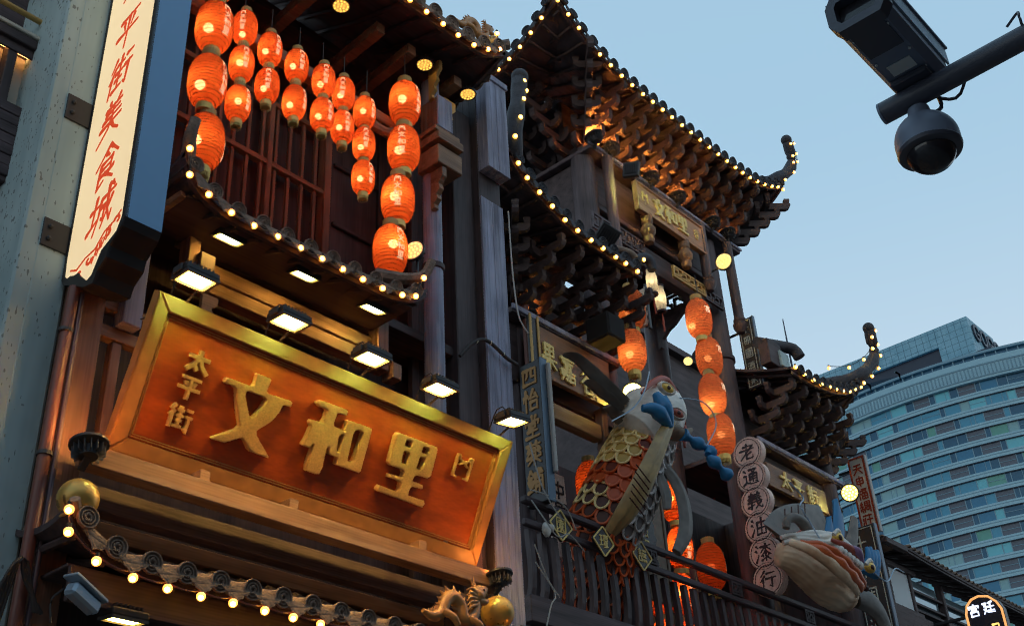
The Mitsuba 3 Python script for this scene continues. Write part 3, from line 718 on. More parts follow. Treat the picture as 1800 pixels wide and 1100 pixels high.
led_spot('round LED spotlight under the right corner of the top eave, beside the plank pier', (8.48, 7.8, 11.97), (-.04, -.04, -1), .105, arm=(8.48, 7.8, 12.1))
led_spot('round LED spotlight standing on the middle eave beside the lowest big lantern', (7.32, 7.62, 8.90), (-.86, -.34, .05), .12, arm=(7.36, 7.6, 8.55), lit=(2.4, 1.4, .25), base=(.45, .18, .03))
UP = (60, 17, 2.6)
def uplight(label, c, n, r, lit=UP, weight=8):
    t = thing('round_uplight', label, 'spotlight', 'dark round uplights')
    n = nrm(n); a = nrm(np.cross(n, X + .01 * Y)); b = np.cross(n, a); m = frame(np.asarray(c, float), a, b, n)
    part(t, 'housing', lathe([(.0, -.95 * r), (.55 * r, -.92 * r), (.62 * r, -.35 * r), (1.0 * r, -.2 * r), (1.15 * r, -.12 * r), (1.15 * r, .04 * r), (1.04 * r, .04 * r), (1.0 * r, -.05 * r), (0, -.05 * r)], 24, m), 'black_metal', smooth=30)
    part(t, 'lens', lathe([(.96 * r, -.045 * r), (.96 * r, -.02 * r), (0, -.02 * r)], 20, m), 'glass_warm', emit=lit, w=weight)
    for k in range(16):
        q = k * 2 * math.pi / 16
        part(t, 'cooling_fin', moved(box(.55 * r, .98 * r, -.025 * r, .025 * r, -.85 * r, -.22 * r, .002), m @ frame((0, 0, 0), (math.cos(q), math.sin(q), 0), (-math.sin(q), math.cos(q), 0), Z)), 'dark_iron')
    part(t, 'bracket', bar(np.asarray(c) - n * r * .9, np.asarray(c) - n * r * 1.6 + Y * .1, .06, .02), 'black_metal')
uplight('finned round uplight at the foot of the left post, just above the gold ball', (4.02, 7.74, 5.60), (.03, .22, 1), .13, lit=(36, 11, 1.9))
uplight('finned round uplight at the foot of the plank pier, under the name board', (8.60, 7.74, 5.60), (.0, .18, 1), .125, lit=(36, 11, 1.9))

# ================================================================== LANTERNS
def lantern_shell(R, H, ribs, neck=.42):
    n = ribs * 6 + 1
    t = np.linspace(-1, 1, n)
    r = R * np.maximum(neck, np.sqrt(np.clip(1 - np.abs(t) ** 2.7, 0, 1)))
    r = r * (1 + .030 * (np.abs(np.cos(np.arange(n) * np.pi / 6)) - .6))
    ang = np.arange(40) * 2 * np.pi / 40
    v = np.stack([r[:, None] * np.cos(ang), r[:, None] * np.sin(ang), np.repeat((t * H / 2)[:, None], 40, 1)], -1).reshape(-1, 3)
    return v, grid_faces(n, 40, True)[:, ::-1]
def lantern_print(R, H, chars, size, z0, step, w=.062, phi=0.0):
    """Characters printed down the shade, as a skin 3 mm proud of it."""
    vs, fs, at = [], [], 0
    for k, ch in enumerate(chars):
        for p in polys(glyph(ch, w).segmentize(.12)):
            e = trimesh.creation.triangulate_polygon(p, engine='earcut')
            q = (np.asarray(e[0]) - .5) * size
            z = z0 - k * step + q[:, 1]
            r = R * np.sqrt(np.clip(1 - np.abs(2 * z / H) ** 2.7, .05, 1)) * 1.011 + .004
            a = phi + q[:, 0] / R
            vs.append(np.stack([r * np.cos(a), r * np.sin(a), z], 1)); fs.append(np.asarray(e[1]) + at); at += len(q)
    v, f = np.vstack(vs), np.vstack(fs)
    k = np.cross(v[f[:, 1]] - v[f[:, 0]], v[f[:, 2]] - v[f[:, 0]])
    bad = (k * (v[f].mean(1) * [1, 1, 0])).sum(1) < 0
    f[bad] = f[bad][:, ::-1]
    return v, f
# sheer silk over hoops: mostly it scatters the bulb's light, a little passes straight through the weave
def silk(name, c, through=.10, thru=1.25):
    scene[name] = {'type': 'blendbsdf', 'weight': through,
                   'a': {'type': 'principledthin', 'base_color': rgb(c), 'roughness': .7, 'diff_trans': thru, 'spec_trans': 0.0},
                   'b': {'type': 'null'}}
silk('silk_red', (.93, .20, .045))
silk('silk_faded', (.88, .30, .13), .08)
silk('silk_white', (.90, .82, .66), .05, 1.3)
plain('print_white', (.80, .62, .40), .6)
RB, HB, RS, HS = .19, .66, .13, .46
SHELL_B, SHELL_S = mikit.ply(lantern_shell(RB, HB, 17), None, smooth=True), mikit.ply(lantern_shell(RS, HS, 13), None, smooth=True)
def hoops(R, H, ribs):
    ms = []
    for k in range(1, ribs):
        t = -1 + 2 * k / ribs
        r = R * max(.42, math.sqrt(max(1 - abs(t) ** 2.7, 0))) * 1.014
        a = np.linspace(0, 2 * np.pi, 33)
        ms.append(tube(np.stack([r * np.cos(a), r * np.sin(a), a * 0 + t * H / 2], 1), .0024 if R > .15 else .0018, 4, cap=False))
    return cat(*ms)
HOOP_B, HOOP_S = mikit.ply(hoops(RB, HB, 17), None), mikit.ply(hoops(RS, HS, 13), None)
plain('hoop_dark', (.30, .055, .02), .6)
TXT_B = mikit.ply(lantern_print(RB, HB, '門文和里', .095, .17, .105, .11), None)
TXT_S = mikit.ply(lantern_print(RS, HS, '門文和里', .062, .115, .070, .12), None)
def collar_mesh(r, h, open_end=False):
    m = [lathe([(r * .9, -h / 2), (r * 1.05, -h / 2), (r * 1.05, h / 2), (r * .9, h / 2), (r * .9, -h / 2)], 24)]
    for k in range(18):
        a = k * 2 * math.pi / 18
        m.append(cyl((r * 1.06 * math.cos(a), r * 1.06 * math.sin(a), -h / 2), (r * 1.06 * math.cos(a), r * 1.06 * math.sin(a), h / 2), r * .06, 5))
    if open_end:
        for k in range(26):
            a = k * 2 * math.pi / 26
            m.append(cyl((r * math.cos(a), r * math.sin(a), -h / 2), (r * .98 * math.cos(a), r * .98 * math.sin(a), -h / 2 - r * .55 * (1 + .15 * (k % 3))), r * .05, 4))
    return cat(*m)
COL_B, COL_S = mikit.ply(collar_mesh(.078, .075), None), mikit.ply(collar_mesh(.053, .055), None)
COLE_B, COLE_S = mikit.ply(collar_mesh(.078, .075, True), None), mikit.ply(collar_mesh(.053, .06, True), None)
LB = mikit.ply(sphere((0, 0, 0), 1, 2), None, smooth=True)
def lantern(label, c, big, last=False, group=None, turn=0.0, silkm='silk_red', bulb=(26, 18, 8.5), bulb_at=(0, 0, 0), scale=1.0, text=None, tmat='print_white', print_glow=(.95, .46, .22)):
    t = thing('red_lantern', label, 'lantern', group)
    R, H = (RB, HB) if big else (RS, HS)
    m = T().translate([float(x) for x in c]).rotate([0, 0, 1], turn).scale(scale)
    part(t, 'shade', SHELL_B if big else SHELL_S, silkm, to=m)
    part(t, 'print', text if text is not None else (TXT_B if big else TXT_S), tmat, to=m, emit=print_glow, w=.15)  # the print emits by itself, standing in for bulb light through the silk
    part(t, 'hoop_wire', HOOP_B if big else HOOP_S, 'hoop_dark', to=m)
    e = H / 2 + (.02 if big else .014)
    part(t, 'collar', (COLE_B if big else COLE_S) if last else (COL_B if big else COL_S), 'gold_bright', to=m @ T().translate([0, 0, -e]))
    part(t, 'cap', COL_B if big else COL_S, 'gold_dull', to=m @ T().translate([0, 0, e]))
    b = R * .27
    part(t, 'bulb', LB, 'glass_warm', emit=bulb, w=3.0, to=m @ T().translate([bulb_at[0] * R, bulb_at[1] * R, bulb_at[2] * H]).scale(b))
    return t
ORD = ['topmost', 'second from the top', 'third from the top', 'lowest']
facing = -112
for i, (x, z) in enumerate(((4.72, 11.23), (4.72, 10.49), (4.71, 9.75), (4.75, 9.01))):
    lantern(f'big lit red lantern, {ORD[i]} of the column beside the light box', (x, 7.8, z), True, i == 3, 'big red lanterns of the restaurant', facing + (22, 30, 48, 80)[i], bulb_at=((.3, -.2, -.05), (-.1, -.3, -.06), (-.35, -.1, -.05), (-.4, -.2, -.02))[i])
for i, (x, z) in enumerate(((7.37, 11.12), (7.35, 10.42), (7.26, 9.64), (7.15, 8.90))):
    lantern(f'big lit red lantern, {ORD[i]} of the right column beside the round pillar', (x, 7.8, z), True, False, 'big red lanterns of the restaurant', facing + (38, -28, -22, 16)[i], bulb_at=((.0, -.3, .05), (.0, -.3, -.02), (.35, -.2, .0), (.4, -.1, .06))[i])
STR = [(5.06, (10.70, 10.19, 9.66)), (5.41, (10.65, 10.14)), (5.79, (10.69, 10.17)), (6.12, (10.65, 10.16)), (6.43, (10.68, 10.19)), (6.77, (10.63, 10.17, 9.70))]
NTH = ['first', 'second', 'third', 'fourth', 'fifth', 'sixth']
for i, (x, zs) in enumerate(STR):
    for j, z in enumerate(zs):
        pos = ('upper', 'lower')[j] if len(zs) == 2 else ('upper', 'middle', 'lower')[j]
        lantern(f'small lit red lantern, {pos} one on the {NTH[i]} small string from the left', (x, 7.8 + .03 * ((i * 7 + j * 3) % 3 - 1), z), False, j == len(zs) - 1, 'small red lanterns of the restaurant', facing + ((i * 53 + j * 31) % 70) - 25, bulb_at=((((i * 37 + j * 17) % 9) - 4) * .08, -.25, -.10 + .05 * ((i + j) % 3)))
for x in [4.72, 7.37] + [q[0] for q in STR]:
    top = 11.6 if x in (4.72, 7.37) else 10.95
    solo('lantern_cord', 'thin dark cord above the ' + {4.72: 'left column of big lanterns', 7.37: 'right column of big lanterns'}.get(x, NTH[[q[0] for q in STR].index(x)] + ' small lantern string from the left' if x in [q[0] for q in STR] else ''), 'cord', tube([(x, 7.8, top + .3), (x, 7.8, top - .1)], .006, 5), 'cable', 'lantern cords')

# ================================================================== THE LIGHT BOX SIGN
LX = thing('light_box_sign', 'tall illuminated cream light box with red brush characters on a dark steel case', 'sign')
prof = [(7.30, 12.2), (7.30, 7.40), (7.33, 7.32), (7.48, 7.20), (7.50, 7.10), (7.62, 7.02), (7.66, 6.92), (7.80, 6.95), (8.05, 7.08), (8.17, 7.14), (8.21, 7.20), (8.22, 12.2)]
plain('case_blue', (.17, .34, .56), .5, .0)
part(LX, 'case', extr(Polygon([p for p in prof if p[1] > 10] [:1] + [(7.30, 7.40), (8.22, 7.40)] + [(8.22, 12.2)]), .33, frame((3.815, 0, 0), Y, Z, X)), 'case_blue')
part(LX, 'case_foot', extr(Polygon([(7.30, 7.398)] + prof[2:11] + [(8.22, 7.398)]), .33, frame((3.815, 0, 0), Y, Z, X)), 'void')  # black colour put on the underside in place of its shade
part(LX, 'face_rim', extr(Polygon(prof).difference(Polygon([(7.345, 12.1), (7.345, 7.42), (7.40, 7.30), (7.60, 7.21), (7.70, 7.02), (7.77, 6.995), (7.88, 7.09), (7.93, 7.15), (8.0, 7.155), (8.06, 7.18), (8.12, 7.18), (8.165, 7.22), (8.185, 7.4), (8.185, 12.1)])), .03, frame((3.80, 0, 0), Y, Z, X)), 'black_metal')
part(LX, 'face_panel', extr(Polygon([(7.347, 12.1), (7.347, 7.42), (7.402, 7.302), (7.602, 7.212), (7.702, 7.022), (7.77, 6.997), (7.878, 7.092), (7.928, 7.152), (8.0, 7.157), (8.06, 7.182), (8.12, 7.182), (8.163, 7.222), (8.183, 7.4), (8.183, 12.1)]), .004, frame((3.806, 0, 0), Y, Z, X)), 'cream_print', emit=(.70, .50, .245), w=6)
plain('brush_red', (.62, .055, .015), .6)
LU, LV = -Y, Z
for ch, y, z in (('太', 7.76, 10.52), ('平', 7.78, 9.82), ('街', 7.79, 9.28), ('美', 7.81, 8.74), ('食', 7.76, 8.18), ('城', 7.72, 7.68)):
    g = affinity.affine_transform(affinity.translate(glyph(ch, .075, True), -.5, -.5), [.37, .06, .10, .47, 0, 0])
    part(LX, 'character', extr(g, .004, frame((3.806, y, z), LU, LV, -X)), 'brush_red', emit=(.46, .045, .012), w=.5)
orn = []
for k in range(5):
    c0 = np.array([7.42 + k * .125, 7.43 - k * .075])
    for q in range(2):
        a = np.linspace(0, 4.6, 14)
        orn.append(LineString(np.stack([c0[0] + (.055 - .02 * q) * np.cos(a + k) * (1 - a / 9), c0[1] + (.05 - .018 * q) * np.sin(a + k) * (1 - a / 9)], 1)).buffer(.0075))
for k in range(4):
    orn.append(LineString([(7.50 + k * .06, 7.42 - k * .04), (7.56 + k * .06, 7.30 - k * .05), (7.60 + k * .05, 7.34 - k * .05)]).buffer(.007))
orn.append(LineString([(7.38, 7.5), (7.46, 7.44), (7.6, 7.40), (7.72, 7.28), (7.86, 7.26), (7.98, 7.2), (8.08, 7.24)]).buffer(.009))
part(LX, 'cloud_ornament', extr(unary_union(orn), .004, frame((3.806, 0, 0), Y, Z, -X)), 'brush_red', emit=(.42, .042, .012), w=.3)
for z in (9.0, 7.61):
    br = part(LX, 'wall_bracket', box(3.56, 3.80, 8.205, 8.225, z - .14, z + .14, .004), 'black_metal')
    for dz in (-.06, .06):
        part(br, 'bolt', lathe([(.022, 0), (.022, .015), (.012, .03), (0, .03)], 6, frame((3.62, 8.205, z + dz), X, Z, -Y)), 'dark_iron')
part(LX, 'top_arm', box(3.9, 4.1, 8.2, 8.4, 9.6, 9.7), 'black_metal')

# ================================================================== LEFT NEIGHBOUR
solo('concrete_pillar', 'tall pale weathered concrete pillar at the left edge, streaked and pitted', 'pillar', cat(box(3.40, 3.79, 8.23, 9.6, 0, 14, .02), box(3.53, 3.868, 8.226, 8.6, 0, 14.01, .03)), 'concrete')
DP = thing('drain_pipe', 'reddish brown drain pipe running down between the concrete pillar and the timber front', 'pipe')
part(DP, 'pipe', tube([(3.80, 7.98, 0), (3.80, 7.98, 6.0), (3.815, 7.98, 7.03)], .048, 14), 'red_pipe', smooth=50)
part(DP, 'conduit', tube([(3.885, 7.97, 0), (3.885, 7.97, 7.0)], .022, 10), 'purple_metal', smooth=50)
part(DP, 'clamp', lathe([(.052, 0), (.060, .0), (.060, .03), (.052, .03)], 14, frame((3.80, 7.98, 5.52), X, Y, Z)), 'dark_iron')
part(DP, 'clamp', lathe([(.052, 0), (.060, .0), (.060, .03), (.052, .03)], 14, frame((3.80, 7.98, 6.6), X, Y, Z)), 'dark_iron')
NB = thing('neighbour_house', 'dark boarded balcony of the house next door with a gold handrail, at the left edge', 'building')
part(NB, 'wall', box(-6, 3.55, 9.5, 9.8, 0, 14), 'wood_dark_z')
for k in range(7):
    part(NB, 'siding_board', box(-2, 3.72, 8.78 + .006 * (k % 2), 8.82, 8.42 + k * .115, 8.53 + k * .115, .006), 'wood_purple_x')
part(NB, 'siding_base', box(-2, 3.72, 8.80, 9.6, 8.36, 8.42), 'wood_dark_x')
procmat('render_cream', lambda p, n, uv: mikit.mix((.36, .33, .28), (.62, .58, .50), mikit.fbm(p.x * 5, p.y * 5, p.z * 3, 4)), .85)
part(NB, 'infill_panel', box(-2, 3.8, 8.95, 9.0, 9.2, 9.95), 'render_cream')
part(NB, 'light_strip', box(-2, 3.7, 8.88, 8.905, 9.918, 9.926, .002), 'glass_warm', emit=(16, 7.0, 2.0), w=2)
part(NB, 'cornice_lip', box(-2, 3.78, 8.785, 8.81, 9.83, 9.935, .004), 'wood_dark_x')
for x in np.arange(-1.5, 3.7, .30):
    part(NB, 'balcony_post', box(x + .17, x + .26, 8.80, 8.95, 9.2, 9.93), 'wood_dark_z')
part(NB, 'cornice', box(-2, 3.83, 8.74, 9.4, 9.93, 10.04), 'wood_dark_x')
part(NB, 'ledge', box(-2, 3.83, 8.72, 9.4, 10.045, 10.09), 'render_cream')
part(NB, 'upper_wall', box(-2, 3.55, 9.2, 9.3, 10.1, 14), 'wood_purple_x')
part(NB, 'hand_rail', tube([(-2, 8.78, 10.32), (3.84, 8.78, 10.32)], .03, 10), 'gold_dull', smooth=50)
part(NB, 'rail_bracket', box(3.82, 3.86, 8.75, 9.0, 10.2, 10.36), 'dark_iron')
solo('hanging_cable', 'loose brown cable hanging down in front of the neighbouring balcony', 'cable', tube(smooth_path([(3.78, 8.6, 11.2), (3.74, 8.6, 10.6), (3.69, 8.6, 10.1), (3.64, 8.6, 9.7), (3.60, 8.62, 9.35)], 14), .016, 6), 'red_pipe')
solo('street_cable', 'bundle of dark cables looping at the foot of the drain pipe', 'cable', cat(*[tube(smooth_path([(3.55 + .03 * k, 7.9, 4.2), (3.62 + .02 * k, 7.82, 4.55 + .03 * k), (3.74, 7.85, 4.65 - .04 * k), (3.86 + .02 * k, 7.86, 4.3)], 14), .014, 6) for k in range(4)]), 'cable')

# ================================================================== THE GATE TOWER (right, three bays)
GT = thing('gate_tower', 'dark three-bay timber gate tower with stacked brackets and upturned tiled roofs', 'building')
def gt(name, m, mat, **kw):
    return part(GT, name, m, mat, **kw)
def B(a, c, b=.01):                # a box between two corners
    return box(min(a[0], c[0]), max(a[0], c[0]), min(a[1], c[1]), max(a[1], c[1]), min(a[2], c[2]), max(a[2], c[2]), b)
DW = ('wood_purple_x', 'tile_dark', 'tile_dark')
def col(p, r, top, mat='wood_purple_z', name='column'):
    z = top - p[2]
    return gt(name, lathe([(r * 1.05, 0), (r, .3), (r, z - .3), (r * .96, z)], 26, frame(p, X, Y, Z)), mat, smooth=40)
for p, r, t in (((13.225, 9.522, 0.105), .21, 14.549), ((16.905, 9.522, 0.105), .23, 14.549), ((13.225, 10.867, 0.105), .21, 14.549), ((16.928, 10.867, 0.105), .21, 14.549),
                ((11.063, 9.487, 0.105), .17, 11.145), ((19.803, 9.338, 0.105), .18, 11.145), ((11.063, 10.867, 0.105), .17, 11.145), ((19.803, 10.867, 0.105), .18, 11.145)):
    col(p, r, t)
for x, y, zb in ((13.478, 9.177, 12.41), (16.307, 9.177, 13.272), (17.227, 9.177, 12.755)):
    gt('hanging_post', lathe([(0, -.24), (.075, -.22), (.13, -.12), (.14, -.04), (.10, 0), (.12, .03), (.12, .06), (.095, .10), (.095, 14.549 - zb)], 22, frame((x, y, zb), X, Y, Z)), 'wood_purple_z', smooth=45)
gt('column_band', lathe([(.235, 0), (.26, .02), (.26, .09), (.235, .11)], 26, frame((16.905, 9.522, 11.893), X, Y, Z)), 'wood_dark_z', smooth=40)
gt('hanging_post', lathe([(.07, 0), (.07, .9)], 18, frame((12.903, 9.258, 10.397), X, Y, Z)), 'wood_purple_z', smooth=45)

# the upper bay: slab, lintels, panels
gt('slab', B((13.029, 9.177, 14.549), (17.733, 11.5, 14.635)), 'wood_purple_x')
gt('slab_lip', B((12.995, 9.148, 14.612), (17.767, 9.188, 14.67)), 'plank_grey_z')
gt('lintel', B((13.225, 9.407, 13.675), (17.02, 9.591, 14.526)), 'wood_dark_x')
gt('lintel', B((13.225, 9.384, 13.537), (17.02, 9.453, 13.64)), 'wood_purple_x')
gt('lintel', B((13.225, 9.407, 12.927), (17.02, 9.591, 13.387)), 'wood_dark_x')
gt('lintel', B((13.225, 10.787, 13.215), (17.02, 10.948, 14.526)), 'wood_dark_x')
gt('side_lintel', B((16.836, 9.545, 13.847), (16.997, 10.925, 14.526)), 'wood_dark_x')
gt('side_lintel', B((13.156, 9.545, 13.215), (13.294, 10.925, 14.526)), 'wood_dark_x')
gt('upper_wall', B((13.283, 9.913, 14.595), (17.365, 10.028, 16.205)), 'wood_dark_x')
# relief panel and openwork
def fret(w, h, cell=.16, t=.03):
    ls = [LineString([(0, 0), (w, 0), (w, h), (0, h), (0, 0)])]
    n = int(w / cell)
    for k in range(n):
        x = k * w / n; c = w / n
        ls += [LineString([(x, h * .25), (x + c * .55, h * .25), (x + c * .55, h * .75), (x + c * .25, h * .75)]), LineString([(x + c * .8, 0), (x + c * .8, h * .5), (x + c, h * .5)]), LineString([(x + c * .1, h), (x + c * .1, h * .55)])]
    return unary_union([l.buffer(t / 2, cap_style=2, join_style=2) for l in ls])
gt('relief_panel', cat(B((13.742, 9.315, 12.985), (14.513, 9.384, 13.33)), extr(fret(.72, .29, .17, .035), .03, frame((13.765, 9.315, 13.008), X, Z, -Y))), 'wood_purple_x')
gt('gilded_fret', extr(fret(.98, .22, .2, .032), .05, frame((15.226, 9.258, 12.916), X, Z, -Y)), 'gold_dull')
gt('gilded_fret', extr(fret(.55, .22, .2, .032), .05, frame((16.215, 9.258, 12.87), X, Z, -Y)), 'wood_purple_x')
gt('side_fret', extr(fret(1.2, .36, .26, .045), .05, frame((16.905, 9.568, 13.399), Y, Z, X)), 'wood_dark_x')
gt('side_brace', extr(Polygon([(0, 0), (0, -.75), (.10, -.72), (.14, -.55), (.28, -.42), (.45, -.34), (.62, -.20), (.78, -.12), (1.1, -.08), (1.1, 0)]), .09, frame((16.859, 10.764, 13.399), -Y, Z, -X)), 'wood_dark_x')
gt('front_brace', extr(Polygon([(0, 0), (0, -.65), (.10, -.62), (.14, -.45), (.28, -.32), (.45, -.24), (.62, -.14), (.85, 0)]), .09, frame((16.79, 9.545, 12.927), -X, Z, -Y)), 'wood_dark_x')
gt('cloud_relief', extr(fret(.5, .3, .25, .04), .03, frame((12.822, 9.165, 12.755), X, Z, -Y)), 'wood_purple_x')

# brackets in tiers
def cubes(*l):
    return cat(*l)
ARM = mikit.ply(extr(Polygon([(0, 0), (.34, 0), (.40, .03), (.43, .08), (.43, .12), (0, .12)]), .085, frame((-.0425, 0, 0), -Y, Z, X)), None)
CROSS = mikit.ply(extr(Polygon([(-.21, .12), (-.21, .07), (-.17, .02), (-.12, 0), (.12, 0), (.17, .02), (.21, .07), (.21, .12)]), .075, frame((0, .0375, 0), X, Z, -Y)), None)
DOU = mikit.ply(lathe([(.045, 0), (.065, .05), (.065, .09)], 4, frame((0, 0, 0), nrm((1, 1, 0)), nrm((-1, 1, 0)), Z)), None)
def brackets(o, deg, tiers, step, rise, s=1.0, mat='wood_dark_x'):
    b = numbered(GT + '__bracket_set')
    base = T().translate([float(q) for q in o]).rotate([0, 0, 1], deg)
    put(b, cat(box(-.075, .075, -.075, .075, 0, .12, .02)), mat, to=base @ T().scale(s))
    for k in range(tiers):
        q = base @ T().translate([0, -step * k, .12 * s + rise * k])
        part(b, 'arm', ARM, mat, to=q @ T().scale(s))
        part(b, 'cross_arm', CROSS, mat, to=q @ T().translate([0, -step * .0, .0]).scale(s))
        for dx in (-.17, .17):
            part(b, 'bearing_block', DOU, mat, to=q @ T().translate([dx * s, 0, .12 * s]).scale(s))
        part(b, 'bearing_block', DOU, mat, to=q @ T().translate([0, -.38 * s, .12 * s]).scale(s))
for k in range(12):
    brackets((13.202 + k * .39, 9.453, 14.664), 0, 4, .19, .235, 1.1)
for k in range(4):
    brackets((13.283, 9.832 + k * .52, 14.664), -90, 5, .24, .20, 1.15)
for k in range(4):
    brackets((17.537, 9.832 + k * .52, 14.664), 90, 4, .20, .22, 1.1)
brackets((13.225, 9.407, 14.664), -45, 5, .26, .21, 1.2)
brackets((17.595, 9.407, 14.664), 45, 5, .24, .21, 1.2)

# the top roof: four hipped eaves, horns, ridge
TT = numbered(GT + '__top_roof')
put(TT, tube([(13.225, 10.292, 16.723), (17.25, 10.292, 16.723)], .16, 10), 'tile_dark')
zf = 15.63
fr = [(11.419, 8.395, 16.32), (11.534, 8.429, 16.228), (11.81, 8.452, 16.113), (12.19, 8.452, 15.917), (12.65, 8.452, 15.768), (13.225, 8.452, 15.664), (15.065, 8.452, 15.63), (16.399, 8.452, 15.63), (17.411, 8.452, 15.722), (17.94, 8.452, 15.883), (18.4, 8.441, 16.102), (18.63, 8.418, 16.239)]
TW_ = ('wood_purple_x', 'tile_dark', 'tile_dark')
eave(TT, fr, -Y, zf, 1.84, .42, .285, .085, TW_, (1, 1), fh=.11, raft=.35)
lf = [(11.419, 12.19, 16.262), (11.477, 11.73, 15.86), (11.477, 11.04, 15.653), (11.477, 10.12, 15.63), (11.466, 9.66, 15.676), (11.454, 9.2, 15.837), (11.442, 8.855, 16.044), (11.419, 8.51, 16.251), (11.419, 8.395, 16.32)]
eave(TT, lf, -X, zf, 1.84, .42, .285, .085, TW_, (1, 1), fh=.11, raft=.35)
rf = [(18.63, 8.418, 16.239), (18.607, 8.74, 15.975), (18.584, 9.315, 15.699), (18.584, 11.27, 15.699), (18.607, 11.845, 15.975), (18.63, 12.19, 16.239)]
eave(TT, rf, X, zf, 1.84, .42, .285, .085, TW_, (1, 1), fh=.11, discs=False, raft=0)
bk = [(18.63, 12.19, 16.239), (17.94, 12.19, 15.802), (16.1, 12.19, 15.63), (13.8, 12.19, 15.63), (12.075, 12.19, 15.837), (11.419, 12.19, 16.262)]
eave(TT, bk, Y, zf, 1.84, .42, .40, .085, TW_, (1, 1), fh=.11, discs=False, raft=0)
def horn(root, pts, r0, r1, mat='tile_dark'):
    n = 22
    p = smooth_path(pts, n)
    part(root, 'corner_horn', tube(p, np.linspace(r0, r1, n) * (1 + .10 * np.cos(np.arange(n) * 1.6)), 10), mat, smooth=50)
    part(root, 'horn_tip', sphere(p[-1], r1 * 1.15, 2), mat, smooth=True)
horn(TT, [(17.48, 9.545, 16.435), (18.17, 8.74, 16.297), (18.538, 8.418, 16.458), (18.883, 8.28, 16.837), (18.929, 8.234, 17.183), (18.814, 8.211, 17.493)], .17, .10)
horn(TT, [(12.65, 9.545, 16.435), (11.845, 8.855, 16.343), (11.477, 8.452, 16.573), (11.212, 8.223, 16.987), (11.155, 8.107, 17.355), (11.212, 8.05, 17.7)], .17, .10)
horn(TT, [(12.65, 11.155, 16.435), (11.845, 11.845, 16.343), (11.442, 12.247, 16.573), (11.155, 12.477, 17.24)], .17, .10)
horn(TT, [(17.48, 11.155, 16.435), (18.17, 11.845, 16.343), (18.63, 12.247, 16.573), (18.917, 12.477, 17.24)], .17, .10)
ft = [(11.385, 8.36, 16.239), (11.672, 8.383, 16.136), (11.937, 8.383, 16.01), (12.201, 8.383, 15.883), (12.489, 8.395, 15.791), (12.776, 8.395, 15.733), (13.075, 8.395, 15.687), (13.374, 8.395, 15.664), (13.685, 8.395, 15.653), (13.973, 8.395, 15.653), (14.271, 8.395, 15.653), (14.559, 8.395, 15.653), (14.869, 8.395, 15.653), (15.157, 8.395, 15.653), (15.456, 8.395, 15.653), (15.755, 8.395, 15.653), (16.054, 8.395, 15.653), (16.353, 8.395, 15.653), (16.652, 8.395, 15.664), (16.905, 8.395, 15.676), (17.181, 8.395, 15.71), (17.468, 8.395, 15.768), (17.756, 8.395, 15.848), (18.043, 8.383, 15.952), (18.308, 8.383, 16.078), (18.515, 8.372, 16.113)]
TB = (3.0, 1.05, .11)
TC = (16, 11, 1.0)
fairy('string of warm bulbs along the front edge of the highest roof of the tower', ft, r=.036, light=TB, core=TC)
fairy('string of warm bulbs climbing the left edge of the highest roof of the gate tower', [(11.419, 8.406, 16.573), (11.396, 8.74, 16.113), (11.396, 8.993, 15.952), (11.396, 9.246, 15.802), (11.396, 9.499, 15.699), (11.396, 9.752, 15.63), (11.396, 10.005, 15.607)], r=.036, light=TB, core=TC)
fairy('short string of warm bulbs wound around the right horn of the highest roof', [(18.457, 8.257, 16.274), (18.745, 8.165, 16.573), (18.779, 8.142, 16.837), (18.814, 8.142, 17.033), (19.032, 8.165, 17.01), (19.067, 8.165, 17.24), (18.791, 8.119, 17.332), (18.998, 8.142, 17.47)], r=.030, light=TB, core=TC)

# side bays: slabs, brackets, roofs
for x0, x1 in ((10.695, 13.133), (17.077, 20.125)):
    gt('slab', box(x0, x1, 9.143, 11.155, 10.248, 10.34), 'wood_purple_x')
    gt('slab_lip', box(x0 - .02, x1 + .02, 9.114, 9.154, 10.282, 10.369), 'plank_grey_z')
    gt('lintel', box(x0 + .1, x1 - .05, 9.338, 9.522, 9.282, 10.225), 'wood_dark_x')
    gt('upper_wall', box(x0 + .1, x1 - .1, 9.89, 10.005, 10.34, 11.95), 'wood_dark_x')
for k in range(6):
    brackets((10.982 + k * .42, 9.407, 10.363), 0, 4, .20, .20, 1.05)
for k in range(6):
    brackets((17.308 + k * .42, 9.407, 10.363), 0, 4, .20, .20, 1.05)
for k in range(3):
    brackets((19.607, 9.717 + k * .5, 10.363), 90, 3, .20, .20, 1.0)
    brackets((10.982, 9.717 + k * .5, 10.363), -90, 4, .22, .20, 1.05)
brackets((19.665, 9.43, 10.363), 45, 4, .22, .19, 1.05)
brackets((11.04, 9.43, 10.363), -45, 5, .24, .18, 1.1)

